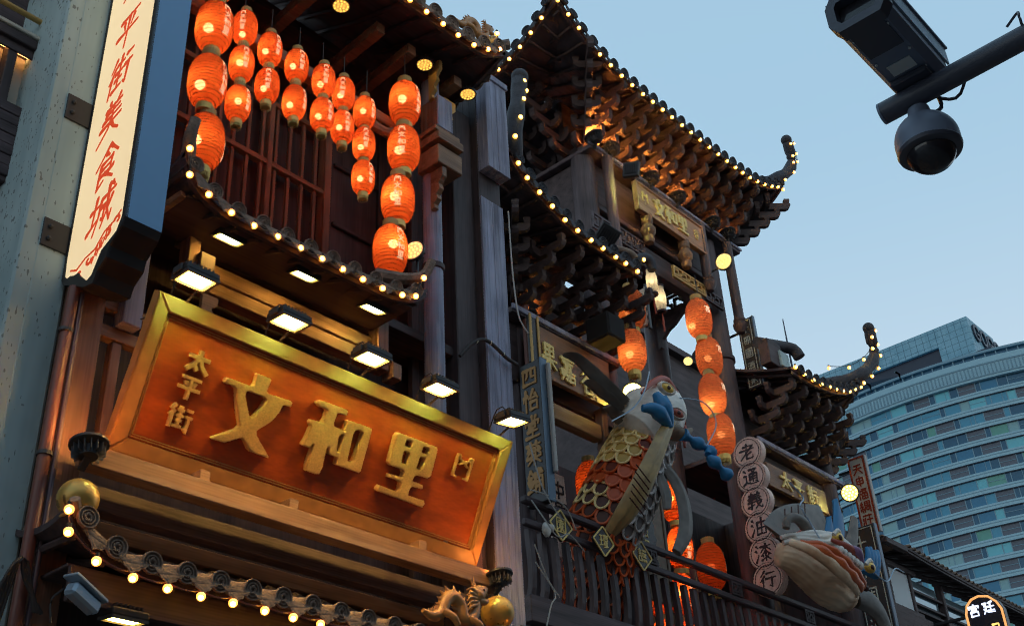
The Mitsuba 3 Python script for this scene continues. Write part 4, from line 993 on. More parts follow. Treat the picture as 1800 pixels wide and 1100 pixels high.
LR = numbered(GT + '__left_roof')
put(LR, tube([(11.385, 10.062, 12.352), (13.11, 10.062, 12.352)], .13, 10), 'tile_dark')
zl = 11.294
eave(LR, [(9.775, 8.245, 11.973), (9.844, 8.268, 11.893), (10.085, 8.28, 11.72), (10.384, 8.28, 11.582), (10.718, 8.28, 11.455), (11.063, 8.28, 11.352), (11.419, 8.28, 11.306), (12.075, 8.28, 11.294), (12.742, 8.28, 11.294)], -Y, zl, 1.725, .42, .27, .08, TW_, (1, 0), fh=.11, raft=.3)
eave(LR, [(9.798, 11.73, 11.835), (9.844, 11.04, 11.375), (9.867, 9.89, 11.306), (9.855, 9.085, 11.432), (9.798, 8.452, 11.835), (9.775, 8.245, 11.973)], -X, zl, 1.725, .42, .30, .08, TW_, (1, 1), fh=.11, raft=.4)
horn(LR, [(11.04, 9.43, 12.18), (10.35, 8.74, 11.973), (9.913, 8.303, 12.088), (9.844, 8.165, 12.582), (9.89, 8.119, 13.043), (9.936, 8.107, 13.422)], .15, .11)
part(LR, 'end_ornament', tube(smooth_path([(12.42, 8.625, 11.72), (12.592, 8.337, 11.559), (12.765, 8.223, 11.651), (12.88, 8.188, 11.605), (12.903, 8.188, 11.467)], 14), np.linspace(.13, .07, 14), 9), 'tile_dark', smooth=50)
part(LR, 'end_ornament', tube(smooth_path([(12.328, 8.452, 11.743), (12.477, 8.28, 11.651), (12.558, 8.234, 11.559)], 8), .05, 8), 'tile_stone', smooth=50)
fairy('string of warm bulbs along the lower left tower roof beside the plank pier', [(9.89, 8.199, 11.869), (10.074, 8.211, 11.72), (10.338, 8.223, 11.617), (10.603, 8.223, 11.513), (10.867, 8.223, 11.409), (11.143, 8.223, 11.363), (11.442, 8.223, 11.34), (11.718, 8.223, 11.329), (12.017, 8.223, 11.317), (12.259, 8.223, 11.317), (12.546, 8.223, 11.306), (12.696, 8.188, 11.57)], r=.037, light=TB, core=TC)
fairy('short string of warm bulbs up the left horn of the lower left roof', [(9.775, 8.13, 12.237), (9.821, 8.05, 12.559), (9.89, 8.027, 12.927), (9.959, 8.027, 13.123), (9.913, 8.015, 13.272)], r=.037, light=TB, core=TC)

RR = numbered(GT + '__right_roof')
put(RR, tube([(17.02, 10.062, 12.352), (18.86, 10.062, 12.352)], .13, 10), 'tile_dark')
eave(RR, [(17.077, 8.28, 11.294), (17.48, 8.28, 11.294), (17.871, 8.28, 11.306), (18.273, 8.28, 11.363), (18.699, 8.28, 11.444), (19.159, 8.28, 11.582), (19.55, 8.268, 11.766), (19.895, 8.245, 12.007)], -Y, zl, 1.725, .42, .27, .08, TW_, (0, 1), fh=.11, raft=.3)
eave(RR, [(19.895, 8.245, 12.007), (19.872, 8.625, 11.72), (19.849, 9.2, 11.398), (19.849, 11.04, 11.375), (19.872, 11.73, 11.835)], X, zl, 1.725, .42, .30, .08, TW_, (1, 1), fh=.11, raft=.4)
horn(RR, [(18.63, 9.43, 12.18), (19.32, 8.74, 12.019), (19.78, 8.28, 12.18), (20.24, 8.142, 12.548), (20.493, 8.096, 12.893), (20.47, 8.073, 13.192), (20.401, 8.05, 13.445)], .17, .10)
part(RR, 'gable_end', B((16.905, 8.533, 11.547), (17.365, 8.74, 12.042)), 'wood_dark_x')
part(RR, 'plaster_block', B((17.227, 8.487, 11.582), (17.526, 8.625, 11.893)), 'concrete')
part(RR, 'ridge_roll', tube(smooth_path([(16.905, 8.74, 12.019), (17.595, 8.625, 12.157), (17.825, 8.51, 12.134), (17.894, 8.452, 11.973)], 12), .11, 9), 'tile_dark', smooth=50)
fairy('string of warm bulbs along the lower right roof of the gate tower', [(17.158, 8.223, 11.398), (17.457, 8.223, 11.363), (17.767, 8.223, 11.363), (18.067, 8.223, 11.386), (18.377, 8.223, 11.444), (18.642, 8.223, 11.49), (18.929, 8.223, 11.559), (19.216, 8.223, 11.651), (19.447, 8.211, 11.777), (19.711, 8.199, 11.915), (19.826, 8.165, 12.03)], r=.037, light=TB, core=TC)
fairy('string of warm bulbs wound around the right horn above the round hotel', [(18.917, 8.395, 12.111), (19.573, 8.28, 12.318), (20.033, 8.142, 12.617), (20.309, 8.027, 12.927), (20.309, 7.981, 13.169), (20.608, 8.004, 13.445), (20.677, 8.05, 13.169), (20.677, 8.05, 12.916), (20.539, 8.096, 12.594), (20.194, 8.119, 12.295)], r=.036, light=TB, core=TC)

# uplights on the slabs: they stand behind the lip and light the brackets orange
for k, (x, d) in enumerate(((13.064, 'at its left corner'), (13.547, 'second from its left corner'), (14.72, 'in the middle of its left half'), (15.548, 'right of its middle'), (16.698, 'near its right end'), (17.227, 'at its right end'))):
    uplight(f"dark round uplight on the tower's top slab, {d}", (x, 9.119, 14.779), (0, .22, 1) if k else (-.25, .2, 1), .15, lit=(260, 78, 11) if k in (0, 1, 2, 3) else (14, 4.2, .7), weight=8)
for k, (x, d) in enumerate(((11.212, 'left'), (12.65, 'right'))):
    uplight(f'small dark uplight hidden on the left side slab, {d} one', (x, 9.246, 10.432), (0, .7, .7), .09, lit=(60, 18, 3), weight=3)

# ------------------------------------------------------------------ balcony
gt('balcony_floor', B((10.695, 9.143, 5.74), (21.85, 12.19, 5.878)), 'wood_dark_x')
gt('balcony_beam', B((10.603, 9.039, 5.832), (21.85, 9.223, 6.165)), 'wood_purple_x')
gt('lower_facade', B((10.695, 9.315, 0.047), (21.85, 9.545, 5.74)), 'wood_dark_z')
gt('back_wall', B((10.695, 12.075, 5.855), (16.79, 12.19, 10.225)), 'wood_dark_z')
gt('back_wall', B((16.79, 11.73, 5.855), (20.24, 11.845, 10.225)), 'wood_dark_z')
gt('balcony_ceiling', B((10.81, 9.545, 10.11), (13.225, 12.075, 10.225)), 'wood_dark_x')
gt('end_wall', B((19.895, 9.545, 5.855), (20.01, 12.075, 10.225)), 'wood_dark_z')
RAIL = numbered(GT + '__balustrade')
put(RAIL, B((10.603, 9.027, 7.35), (21.85, 9.143, 7.442), .02), 'wood_purple_x')
part(RAIL, 'lower_rail', B((10.603, 9.05, 7.051), (21.85, 9.131, 7.143), .015), 'wood_purple_x')
bal = Polygon([(-.02, 0), (.01, .10), (.025, .30), (.022, .50), (.01, .68), (0, .86), (-.07, .86), (-.065, .66), (-.05, .48), (-.045, .30), (-.06, .12), (-.09, .02)])
BAL = mikit.ply(extr(bal, .085, frame((-.042, 0, 0), -Y, Z, X)), None)
for k in range(46):
    part(RAIL, 'baluster', BAL, 'wood_purple_z', to=T().translate([10.752 + k * .24, 9.108, 6.177]))
for x in (13.11, 15.295, 17.48):
    part(RAIL, 'carved_block', moved(extr(fret(.26, .18, .13, .03), .05), frame((x, 9.085, 7.154), X, Z, -Y)), 'wood_dark_x')
gt('beam', B((11.442, 9.2, 8.879), (12.592, 9.361, 9.121)), 'wood_beam_x')
gt('post', B((12.627, 9.2, 7.465), (12.765, 9.338, 9.42)), 'wood_post_z')
gt('inner_lattice', cat(*[B((11.615 + .16 * k, 10.235, 8.212), (11.615 + .16 * k + .03, 10.281, 8.845), .004) for k in range(7)]), 'wood_dark_z')
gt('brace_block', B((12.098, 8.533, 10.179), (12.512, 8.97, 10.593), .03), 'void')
solo('back_house', 'flat dark house behind the open middle bay of the gate tower', 'building', cat(box(20.5, 27.8, 15.0, 19.0, 0, 17.1), box(20.3, 28.0, 14.8, 19.2, 17.1, 17.3)), 'wood_dark_x')

# ================================================================== SIGNS OF THE GATE TOWER
plain('board_black', (.028, .027, .030), .4, clear=.3)
plain('letter_amber', (.40, .20, .055), .5, .1)
plain('letter_gold', (.80, .60, .20), .45, .0)
plain('line_pale', (.50, .52, .46), .6)
plain('ink', (.035, .025, .03), .7)
plain('sign_cream', (.62, .55, .45), .7)
plain('paint_red', (.36, .05, .02), .55)
plain('steel_blue', (.30, .40, .50), .4, .4)
plain('edge_blue', (.10, .15, .21), .4, .3)
procmat('board_brown', wood('x', (.12, .055, .028), (.26, .13, .07)), .5, bump=BX)
procmat('board_lit', wood('x', (.26, .12, .055), (.50, .26, .135)), .5)  # lighter copy of the board brown, lamplight put into the colour
procmat('disc_wood', lambda p, n, uv: mikit.mix((.55, .39, .33), (.80, .62, .54), mikit.fbm(p.x * 9, p.y * 9, p.z * 5, 4)) * (.8 + .4 * mikit.noise(p.x * 70, p.y * 70, p.z * 20)), .65)

def side_board(name, label, x, y0, y1, z0, z1, th, mat, chars, zs, size, cmat, w=.10, line=None, edge=None, brush=False, yc=None, group=None):
    """A board standing out from the front: its written face looks along -X."""
    t = thing(name, label, 'sign', group)
    part(t, 'board', box(x, x + th, y0, y1, z0, z1, .01), mat)
    if line:
        m = .035
        pl = sbox(y0 + m, z0 + m, y1 - m, z1 - m)
        part(t, 'border_line', extr(pl.difference(pl.buffer(-.014, join_style=2)), .008, frame((x, 0, 0), Y, Z, -X)), line)
    if edge:
        part(t, 'edge_trim', box(x - .006, x + th + .006, y0 - .03, y0 - .001, z0 - .01, z1 + .01, .006), edge)
    write(t, chars, [(x - .001, (y0 + y1) / 2 if yc is None else yc, z) for z in zs], cmat, -Y, Z, size, .014, w, brush)
    part(t, 'bracket', box(x + th * .3, x + th * .6, y1 + .001, y1 + .25, z1 - .25, z1 - .2), 'black_metal')
    return t
side_board('vertical_sign', 'black vertical board with amber characters, closest to the plank pier', 10.925, 8.924, 9.292, 7.419, 9.489, .12, 'board_black', '四怡堂藥鋪', [9.27, 8.902, 8.5, 8.12, 7.729], (.27, .33), 'letter_amber', .11, edge='edge_blue', brush=True)
side_board('vertical_sign', 'dark vertical board with thin pale seal script beside the right gate column, against the sky', 17.25, 8.947, 9.258, 11.375, 12.812, .07, 'board_black', '十冊國酒家', [12.594, 12.352, 12.088, 11.812, 11.547], (.15, .19), 'line_pale', .075, line='line_pale', edge='edge_blue')
side_board('vertical_sign', 'big dark vertical board with pale seal script behind the lower carp head', 19.55, 8.487, 9.016, 6.2, 9.201, .10, 'board_black', '十冊國酒家', [8.868, 8.408, 7.902, 7.373, 6.832], (.26, .36), 'line_pale', .075, line='line_pale', edge='edge_blue', yc=8.786)
tb = side_board('vertical_sign', 'cream vertical board with red characters and a red border in front of the hotel', 20.7, 8.878, 9.223, 9.466, 11.03, .08, 'sign_cream', '天申福綢莊', [10.777, 10.524, 10.259, 9.995, 9.73], (.22, .24), 'paint_red', .10, edge='cable_pale')
pl = sbox(8.878, 9.466, 9.223, 11.03)
part(tb, 'red_border', extr(pl.difference(pl.buffer(-.035, join_style=2)), .012, frame((20.7, 0, 0), Y, Z, -X)), 'paint_red')
# the six round plaques in a column
DC = thing('disc_sign', 'column of six round pinkish wooden plaques, one black brush character on each', 'sign')
for k, ch in enumerate('老通義油漆行'):
    c = np.array((16.56, 9.108, 9.88 - k * .444))
    R = .285
    m = frame(c, -Y, Z, -X)
    d = part(DC, 'disc', lathe([(R, -.13), (R, 0), (R * .94, .012), (R * .86, .012), (0, .012)], 36, m), 'disc_wood', smooth=30)
    part(d, 'ring', extr(Point(0, 0).buffer(R * .84).difference(Point(0, 0).buffer(R * .80)), .006, m @ frame((0, 0, .012), X, Y, Z)), 'ink')
    part(d, 'ring', extr(Point(0, 0).buffer(R * .965).difference(Point(0, 0).buffer(R * .95)), .006, m @ frame((0, 0, .010), X, Y, Z)), 'ink')
    part(d, 'character', extr(affinity.affine_transform(affinity.translate(glyph(ch, .085, True), -.5, -.5), [.30, .02, 0, .30, 0, 0]), .006, m @ frame((0, 0, .0125), X, Y, Z)), 'ink')

# boards along the front
def front_board(name, label, x0, x1, y, z0, z1, mat, th=.08, frame_mat=None, fw=.04):
    t = thing(name, label, 'sign')
    part(t, 'board', box(x0, x1, y, y + th, z0, z1, .01), mat)
    if frame_mat:
        for a in ((x0, x1, z0, z0 + fw), (x0, x1, z1 - fw, z1), (x0, x0 + fw, z0 + fw, z1 - fw), (x1 - fw, x1, z0 + fw, z1 - fw)):
            part(t, 'frame_bar', box(a[0], a[1], y - .025, y + .001, a[2], a[3], .006), frame_mat)
    return t
CB = front_board('shop_board', 'small lit brown name board with three gold characters high on the gate tower', 14.179, 16.284, 9.119, 13.801, 14.434, 'board_lit', frame_mat='board_lit')
for G, cx in ((WEN, 12.90), (HE, 13.22), (LI, 13.54)):
    pl = affinity.translate(Polygon(np.array(G[0]) / 1000, [np.array(h) / 1000 for h in G[1:]]).buffer(0), 0, 0)
    mx = (pl.bounds[0] + pl.bounds[2]) / 2
    pl = affinity.affine_transform(affinity.translate(pl, -mx, -.66), [.52, .03, 0, .60, 0, 0])
    part(CB, 'character', extr(pl, .03, frame((cx * 1.15, 9.119, 14.123), X, Z, -Y)), 'letter_gold')
part(CB, 'emblem', extr(affinity.affine_transform(affinity.translate(emb, -.5, -.5), [.18, 0, 0, .20, 0, 0]), .02, frame((14.432, 9.119, 14.169), X, Z, -Y)), 'letter_gold')
part(CB, 'seal', extr(affinity.affine_transform(affinity.translate(glyph('谷', .09), -.5, -.5), [.15, 0, 0, .22, 0, 0]), .02, frame((16.019, 9.119, 14.135), X, Z, -Y)), 'letter_gold')
for x in (14.513, 15.64):
    solo('turned_pendant', 'turned wooden pendant with a bulbous end under the small upper name board, ' + ('left one' if x < 15 else 'right one'), 'ornament', lathe([(0, -.62), (.08, -.60), (.10, -.52), (.085, -.46), (.13, -.40), (.14, -.32), (.10, -.24), (.085, -.20), (.105, -.18), (.105, -.02), (.09, 0)], 20, frame((x, 9.188, 13.859), X, Y, Z)), 'wood_beam_x', smooth=45)
LBD = front_board('shop_board', 'brown name board with three gold characters under the left roof, half behind a fish tail', 10.982, 12.765, 9.085, 9.374, 10.179, 'board_brown')
write(LBD, '果嘉谷', [(11.327, 9.079, 9.719), (11.73, 9.079, 9.65), (12.178, 9.079, 9.592)], 'letter_gold', X, Z, (.34, .40), .03, .10, True)
part(LBD, 'gold_strip', box(12.362, 12.765, 9.068, 9.085, 9.368, 9.443), 'gold_dull')  # gold-coloured strip at the right end of the lower edge
RBD = front_board('shop_board', 'purple brown name board with three gold characters above the lower carp', 17.192, 19.228, 9.119, 9.466, 9.914, 'board_brown')
write(RBD, '太平街', [(17.744, 9.114, 9.696), (18.17, 9.114, 9.684), (18.653, 9.114, 9.673)], 'letter_gold', X, Z, (.36, .34), .03, .10, True)
# gilt framed panel and red batten by the pier
GF = thing('framed_panel', 'narrow dark panel in a gilt frame between the plank pier and the left name board', 'sign')
part(GF, 'panel', B((10.925, 9.062, 9.489), (11.155, 9.108, 10.248)), 'board_black')
for x in (10.925, 11.086):
    part(GF, 'frame_bar', box(x, x + .045, 9.039, 9.062, 9.466, 10.271), 'gold_dull')
solo('red_batten', 'tall reddish wooden batten standing just right of the plank pier', 'batten', cat(B((10.971, 9.154, 9.351), (11.063, 9.223, 11.432)), B((10.925, 9.131, 9.213), (11.086, 9.2, 9.351))), 'red_pipe')
solo('white_post', 'thin white painted post beside the black vertical board', 'post', B((11.005, 8.832, 7.81), (11.063, 8.889, 9.42)), 'cable_pale')
# diamond plaques on the rail
for ch, x, d in (('園', 9.71 * 1.15, 'left'), ('瓊', 10.47 * 1.15, 'middle'), ('讌', 11.21 * 1.15, 'right')):
    t = thing('diamond_plaque', f'black diamond plaque with a gold border and character on the balcony rail, {d} of three', 'sign', 'diamond plaques on the balcony rail')
    m = frame((x, 8.981, 7.143), X, Z, -Y)
    dm = Polygon([(-.235, 0), (0, -.225), (.235, 0), (0, .225)]).buffer(-.03).buffer(.03, quad_segs=4)
    part(t, 'plate', extr(dm, .03, m), 'board_black')
    part(t, 'border', extr(dm.buffer(-.002).difference(dm.buffer(-.020)), .014, m @ frame((0, 0, .03), X, Y, Z)), 'letter_gold')
    part(t, 'character', extr(affinity.affine_transform(affinity.translate(glyph(ch, .07), -.5, -.5), [.20, 0, 0, .21, 0, 0]), .012, m @ frame((0, 0, .03), X, Y, Z)), 'letter_gold')
# boards and strips standing behind the rail
t = thing('wooden_tablet', 'cream wooden tablet with dark green characters leaning behind the balcony rail', 'sign')
part(t, 'board', moved(box(-.19, .19, 0, .04, 0, 1.25), frame((12.098, 9.683, 7.12), nrm((1, 0, .0)), Y, nrm((-.04, .0, 1)), )), 'disc_wood')
write(t, '中國', [(12.075, 9.681, 8.12), (12.109, 9.681, 7.798)], 'ink', X, Z, (.26, .28), .012, .09)
for k, (x, z0, z1, w, mt, ch, d) in enumerate(((9.62, 5.72, 6.52, .085, 'steel_blue', '', 'bluish pointed strip'), (9.98, 5.7, 6.46, .075, 'sign_cream', '', 'pale strip wrapped in cable'), (10.24, 5.78, 6.48, .13, 'sign_cream', '里行街申', 'pale strip with dark writing'), (10.46, 5.78, 6.15, .08, 'sign_cream', '', 'short pale wedge'))):
    t = thing('paper_strip', f'{d} hanging between the balusters near the plank pier', 'strip')
    x *= 1.15; z0 = z0 * 1.15 - .24; z1 = z1 * 1.15 - .24
    part(t, 'strip', extr(Polygon([(x - w / 2, z0), (x + w / 2, z0 + .02), (x + w / 2 - .03, z1 - .12), (x - .05 * w, z1), (x - w / 2 - .02, z1 - .14)]), .012, frame((0, 9.338, 0), X, Z, -Y)), mt)
    if ch:
        write(t, ch, [(x - .01, 9.338 - .013, z1 - .2 - .14 * q) for q in range(4)], 'ink', X, Z, (.10, .11), .004, .1)
# cables at the pier's foot
for k, pts in enumerate(([(10.637, 8.97, 7.488), (10.925, 8.912, 7.465), (11.212, 8.878, 7.373), (11.385, 8.878, 7.12)], [(10.637, 8.97, 7.35), (10.81, 8.878, 7.062), (10.982, 8.855, 6.913), (11.212, 8.855, 7.005), (11.5, 8.855, 6.844)], [(10.672, 8.97, 8.155), (10.81, 8.924, 7.58), (11.04, 8.878, 7.235), (11.155, 8.878, 7.189)], [(10.649, 8.97, 6.545), (10.925, 8.924, 6.2), (10.81, 8.901, 6.027), (10.695, 8.901, 5.74)], [(10.649, 8.97, 6.775), (10.867, 8.97, 6.372), (11.04, 8.947, 6.177)])):
    solo('loose_wire', ('pale', 'sagging pale', 'long thin', 'looping low', 'short')[k] + ' wire tangled at the left end of the balcony rail', 'wire', tube(smooth_path(pts, 18), .009, 5), 'cable_pale')
BC = thing('pier_cable', 'thick black cable with white ties crossing the plank pier above the floodlight', 'cable')
part(BC, 'cable', tube(smooth_path([(8.45, 8.05, 8.20), (8.62, 7.98, 8.42), (8.78, 7.95, 8.50), (8.95, 7.94, 8.46), (9.12, 7.93, 8.38), (9.3, 7.93, 8.36)], 20), .022, 8), 'cable')
for p in ((8.66, 7.975, 8.44), (8.86, 7.945, 8.49), (9.06, 7.935, 8.41)):
    part(BC, 'cable_tie', sphere(p, (.010, .028, .028), 1), 'cream_print')
solo('pier_wire', 'white wire running down the right edge of the plank pier', 'wire', tube(smooth_path([(9.30, 7.93, 10.6), (9.31, 7.93, 9.8), (9.33, 7.92, 9.3), (9.36, 7.9, 9.0), (9.5, 7.9, 8.86)], 20), .010, 5), 'cable_pale')

# ------------------------------------------------------------------ lanterns of the gate
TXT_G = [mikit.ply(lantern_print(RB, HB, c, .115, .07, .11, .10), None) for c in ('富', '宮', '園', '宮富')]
GL = (15, 9.5, 3.6)
for k, (p, d) in enumerate((((15.008, 8.74, 11.731), 'topmost'), ((15.145, 8.74, 11.03), 'second'), ((15.065, 8.74, 10.305), 'third'), ((15.145, 8.74, 9.627), 'lowest'))):
    lantern(f'faded orange lantern, {d} of the string in front of the right gate column', p, True, k == 3, 'faded lanterns of the gate tower', -100 + 9 * k, 'silk_faded', GL if k in (0, 2) else (9, 5.4, 1.9), ((-.5, -.3, -.15), (-.1, 0, 0), (-.1, -.3, -.25), (0, 0, 0))[k], 1.15, TXT_G[k % 3], print_glow=(.9, .5, .28))
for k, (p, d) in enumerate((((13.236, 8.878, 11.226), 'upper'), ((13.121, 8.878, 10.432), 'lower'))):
    lantern(f'faded orange lantern, {d} of the pair above the leaping carp', p, True, k == 1, 'faded lanterns of the gate tower', -60 + 9 * k, 'silk_faded', GL if k else (6, 3.5, 1.2), (-.2, -.3, -.12), 1.15, TXT_G[2], print_glow=(.5, .28, .15))
for k, (p, d) in enumerate((((15.64, 10.12, 9.052), 'topmost'), ((15.675, 10.12, 8.247), 'second'), ((15.582, 10.12, 7.442), 'third'), ((15.525, 10.12, 6.66), 'lowest'))):
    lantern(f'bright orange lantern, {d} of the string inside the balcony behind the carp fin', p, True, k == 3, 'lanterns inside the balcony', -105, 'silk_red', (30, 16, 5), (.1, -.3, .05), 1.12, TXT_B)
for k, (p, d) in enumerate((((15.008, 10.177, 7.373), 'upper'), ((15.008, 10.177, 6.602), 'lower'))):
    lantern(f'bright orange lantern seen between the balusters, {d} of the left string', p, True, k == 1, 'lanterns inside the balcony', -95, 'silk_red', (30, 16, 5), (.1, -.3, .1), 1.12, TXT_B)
lantern('dim red lantern glowing behind the left edge of the leaping carp', (13.57, 10.235, 8.799), True, True, 'lanterns inside the balcony', -60, 'silk_red', (9, 4.2, 1.2), (0, 0, 0), 1.2, TXT_B, print_glow=(.25, .1, .05))
lantern('dim red lantern low behind the balusters under the carp', (13.225, 10.235, 6.775), True, True, 'lanterns inside the balcony', -60, 'silk_red', (9, 4.2, 1.2), (0, 0, 0), 1.0, TXT_B, print_glow=(.25, .1, .05))
lantern('dim red lantern in the dark room left of the lower carp', (16.732, 10.235, 8.212), True, True, 'lanterns inside the balcony', -60, 'silk_red', (3.5, 1.3, .35), (0, 0, 0), 1.3, TXT_B, print_glow=(.12, .05, .03))
for k, p in enumerate(((15.088, 8.74, 12.295), (13.225, 8.878, 11.72), (15.64, 10.12, 9.65), (15.008, 10.177, 8.04))):
    solo('lantern_cord', ('cord above the faded lanterns by the right gate column', 'cord above the faded lantern pair over the carp', 'cord above the lantern string inside the balcony', 'cord above the lanterns seen between the balusters')[k], 'cord', tube([np.array(p) + Z * .35, np.array(p) - Z * .2], .008, 5), 'cable', 'lantern cords')
# two white lanterns and the cream sign beside them
for k, (p, d) in enumerate((((13.167, 8.395, 11.478), 'upper left'), ((13.351, 8.395, 11.237), 'lower right'))):
    t = thing('white_lantern', f'slender white cylinder lantern, {d} of the two under the end of the left roof', 'lantern', 'white lanterns')
    m = frame(np.array(p), X, Y, Z)
    part(t, 'shade', (lambda a: (a[0], a[1]))(moved((lantern_shell(.088, .46, 6, .8)), m)), 'silk_white', smooth=True)
    for z in (-.23, .23):
        part(t, 'rim', lathe([(.066, -.015), (.078, -.015), (.078, .015), (.066, .015), (.066, -.015)], 18, m @ frame((0, 0, z), X, Y, Z)), 'ink')
    part(t, 'bulb', sphere(np.array(p), .035, 2), 'glass_warm', emit=(12, 9.5, 5.5), w=2)
    part(t, 'tassel', tube([np.array(p) - Z * .25, np.array(p) - Z * .40, np.array(p) - Z * .58], [.006, .018, .012], 6), 'paint_red')
    part(t, 'cord', tube([np.array(p) + Z * .24, np.array(p) + Z * .5], .006, 5), 'cable')
t = thing('cream_sign', 'cream hanging sign board with a black strip of letters between the gate lanterns', 'sign')
part(t, 'board', B((13.719, 8.901, 11.168), (13.765, 9.223, 11.858), .03), 'sign_cream')
part(t, 'black_strip', B((13.708, 8.878, 11.087), (13.777, 8.918, 11.927)), 'board_black')
write(t, '里行中申十', [(13.707, 8.899, 11.812) - Z * .15 * k for k in range(5)] if False else [np.array((13.707, 8.899, 11.812)) - Z * .15 * k for k in range(5)], 'line_pale', -Y, Z, (.03, .10), .004, .1)
part(t, 'round_mark', extr(Point(0, 0).buffer(.12).difference(Point(0, 0).buffer(.11)), .006, frame((13.719, 9.039, 11.674), -Y, Z, -X)), 'ink')

# round spotlights of the gate
led_spot('round LED spotlight on the gate column right of the small upper name board', (16.192, 8.74, 13.445), (-.98, -.16, -.12), .16, arm=(16.33, 9.143, 13.445), base=(.6, .36, .07))
led_spot('round LED spotlight beside the white head of the leaping carp', (12.915, 8.809, 9.604), (-.80, -.50, -.30), .16, arm=(13.11, 9.143, 9.65), lit=(60, 42, 9), base=(6, 4.4, .8))
led_spot('round LED spotlight at the right end of the lower right name board', (19.435, 8.74, 9.834), (-.93, -.28, -.2), .16, arm=(19.665, 9.143, 9.822), lit=(9, 6.6, 1.4), base=(1.0, .7, .12))
t = led_spot('small warm spotlight on the roof line behind the right gate lanterns', (17.135, 10.35, 12.387), (-.8, -.55, -.15), .09, base=(1.2, .9, .3))
floodlight('finned floodlight lighting the small upper name board from its left', (13.363, 8.625, 13.905), (.86, .30, .06), Z, .24, .24, (640, 320, 60), 'floodlights of the gate tower', weight=8, name='floodlight')
floodlight('small floodlight lighting the right end of the lower right name board', (19.032, 8.878, 9.42), (-.3, .75, .6), Z, .16, .12, (520, 330, 60), 'floodlights of the gate tower', weight=6)
floodlight('small floodlight lighting the left name board from below', (12.592, 8.809, 9.351), (-.45, .75, .45), Z, .16, .12, (320, 170, 26), 'floodlights of the gate tower', weight=6)
floodlight('dark floodlight seen edge-on above the left roof of the gate tower', (12.673, 8.809, 12.295), (.6, .5, .6), Z, .3, .34, (1.2, .6, .15), 'floodlights of the gate tower', weight=1)
floodlight('lit rectangular light under the lowest canopy near the left corner', (4.42, 7.62, 4.30), (0, .1, -1), Z, .26, .16, (36, 20, 4), 'lights under the lowest canopy', weight=5)
t = thing('bullet_camera', 'silver bullet surveillance camera under the lowest canopy at the bottom edge', 'camera')
part(t, 'body', obox((4.02, 7.50, 4.34), (.14, .055, .05), [nrm((.9, .25, -.35)), nrm((-.25, .95, .05)), nrm(np.cross(nrm((.9, .25, -.35)), nrm((-.25, .95, .05))))], .02), 'steel_blue')
part(t, 'hood', obox((4.03, 7.49, 4.41), (.17, .07, .012), [nrm((.9, .25, -.35)), nrm((-.25, .95, .05)), nrm(np.cross(nrm((.9, .25, -.35)), nrm((-.25, .95, .05))))], .006), 'steel_blue')
part(t, 'wire', tube(smooth_path([(3.9, 7.55, 4.4), (3.82, 7.55, 4.3), (3.84, 7.55, 4.15)], 8), .008, 5), 'cable')

# ================================================================== THE TWO CARP, THE DRAGONS, THE GOLD BALLS
plain('carp_orange', (.50, .085, .020), .45)
plain('carp_maroon', (.15, .030, .018), .5)
plain('carp_dark', (.055, .022, .020), .5)
plain('rim_cream', (.86, .68, .32), .5)
plain('rim_red', (.62, .115, .028), .4)
plain('rim_silver', (.55, .53, .52), .4, .2)
plain('plate_ochre', (.52, .34, .09), .5)
plain('plate_brown', (.085, .035, .028), .5)
plain('plate_grey', (.17, .15, .15), .5)
plain('fin_blue', (.018, .15, .33), .45, clear=.15)
procmat('fin_brown', lambda p, n, uv: mikit.mix((.10, .075, .06), (.30, .22, .15), mikit.fbm(p.x * 7, p.y * 7, p.z * 7, 4)), .55)
procmat('fin_grey', lambda p, n, uv: mikit.mix((.075, .066, .060), (.21, .185, .165), mikit.fbm(p.x * 7, p.y * 7, p.z * 7, 4)), .5)
procmat('carp_belly', lambda p, n, uv: mikit.mix((.42, .19, .085), (.92, .70, .48), dr.clip(mikit.fbm(p.x * 3, p.y * 3, p.z * 3, 4) * 1.5 - .2, 0, 1)), .45)
procmat('fin_gold', lambda p, n, uv: mikit.mix((.16, .10, .05), (.46, .32, .13), mikit.fbm(p.x * 5, p.y * 5, p.z * 5, 4)), .45)
plain('crest_red', (.36, .085, .06), .45)
plain('lip_red', (.56, .11, .030), .35, clear=.4)
plain('lip_violet', (.26, .14, .26), .4)
plain('eye_yellow', (.75, .48, .09), .25, clear=.6)
CAMDIR = lambda p: nrm(EYE - np.asarray(p, float))

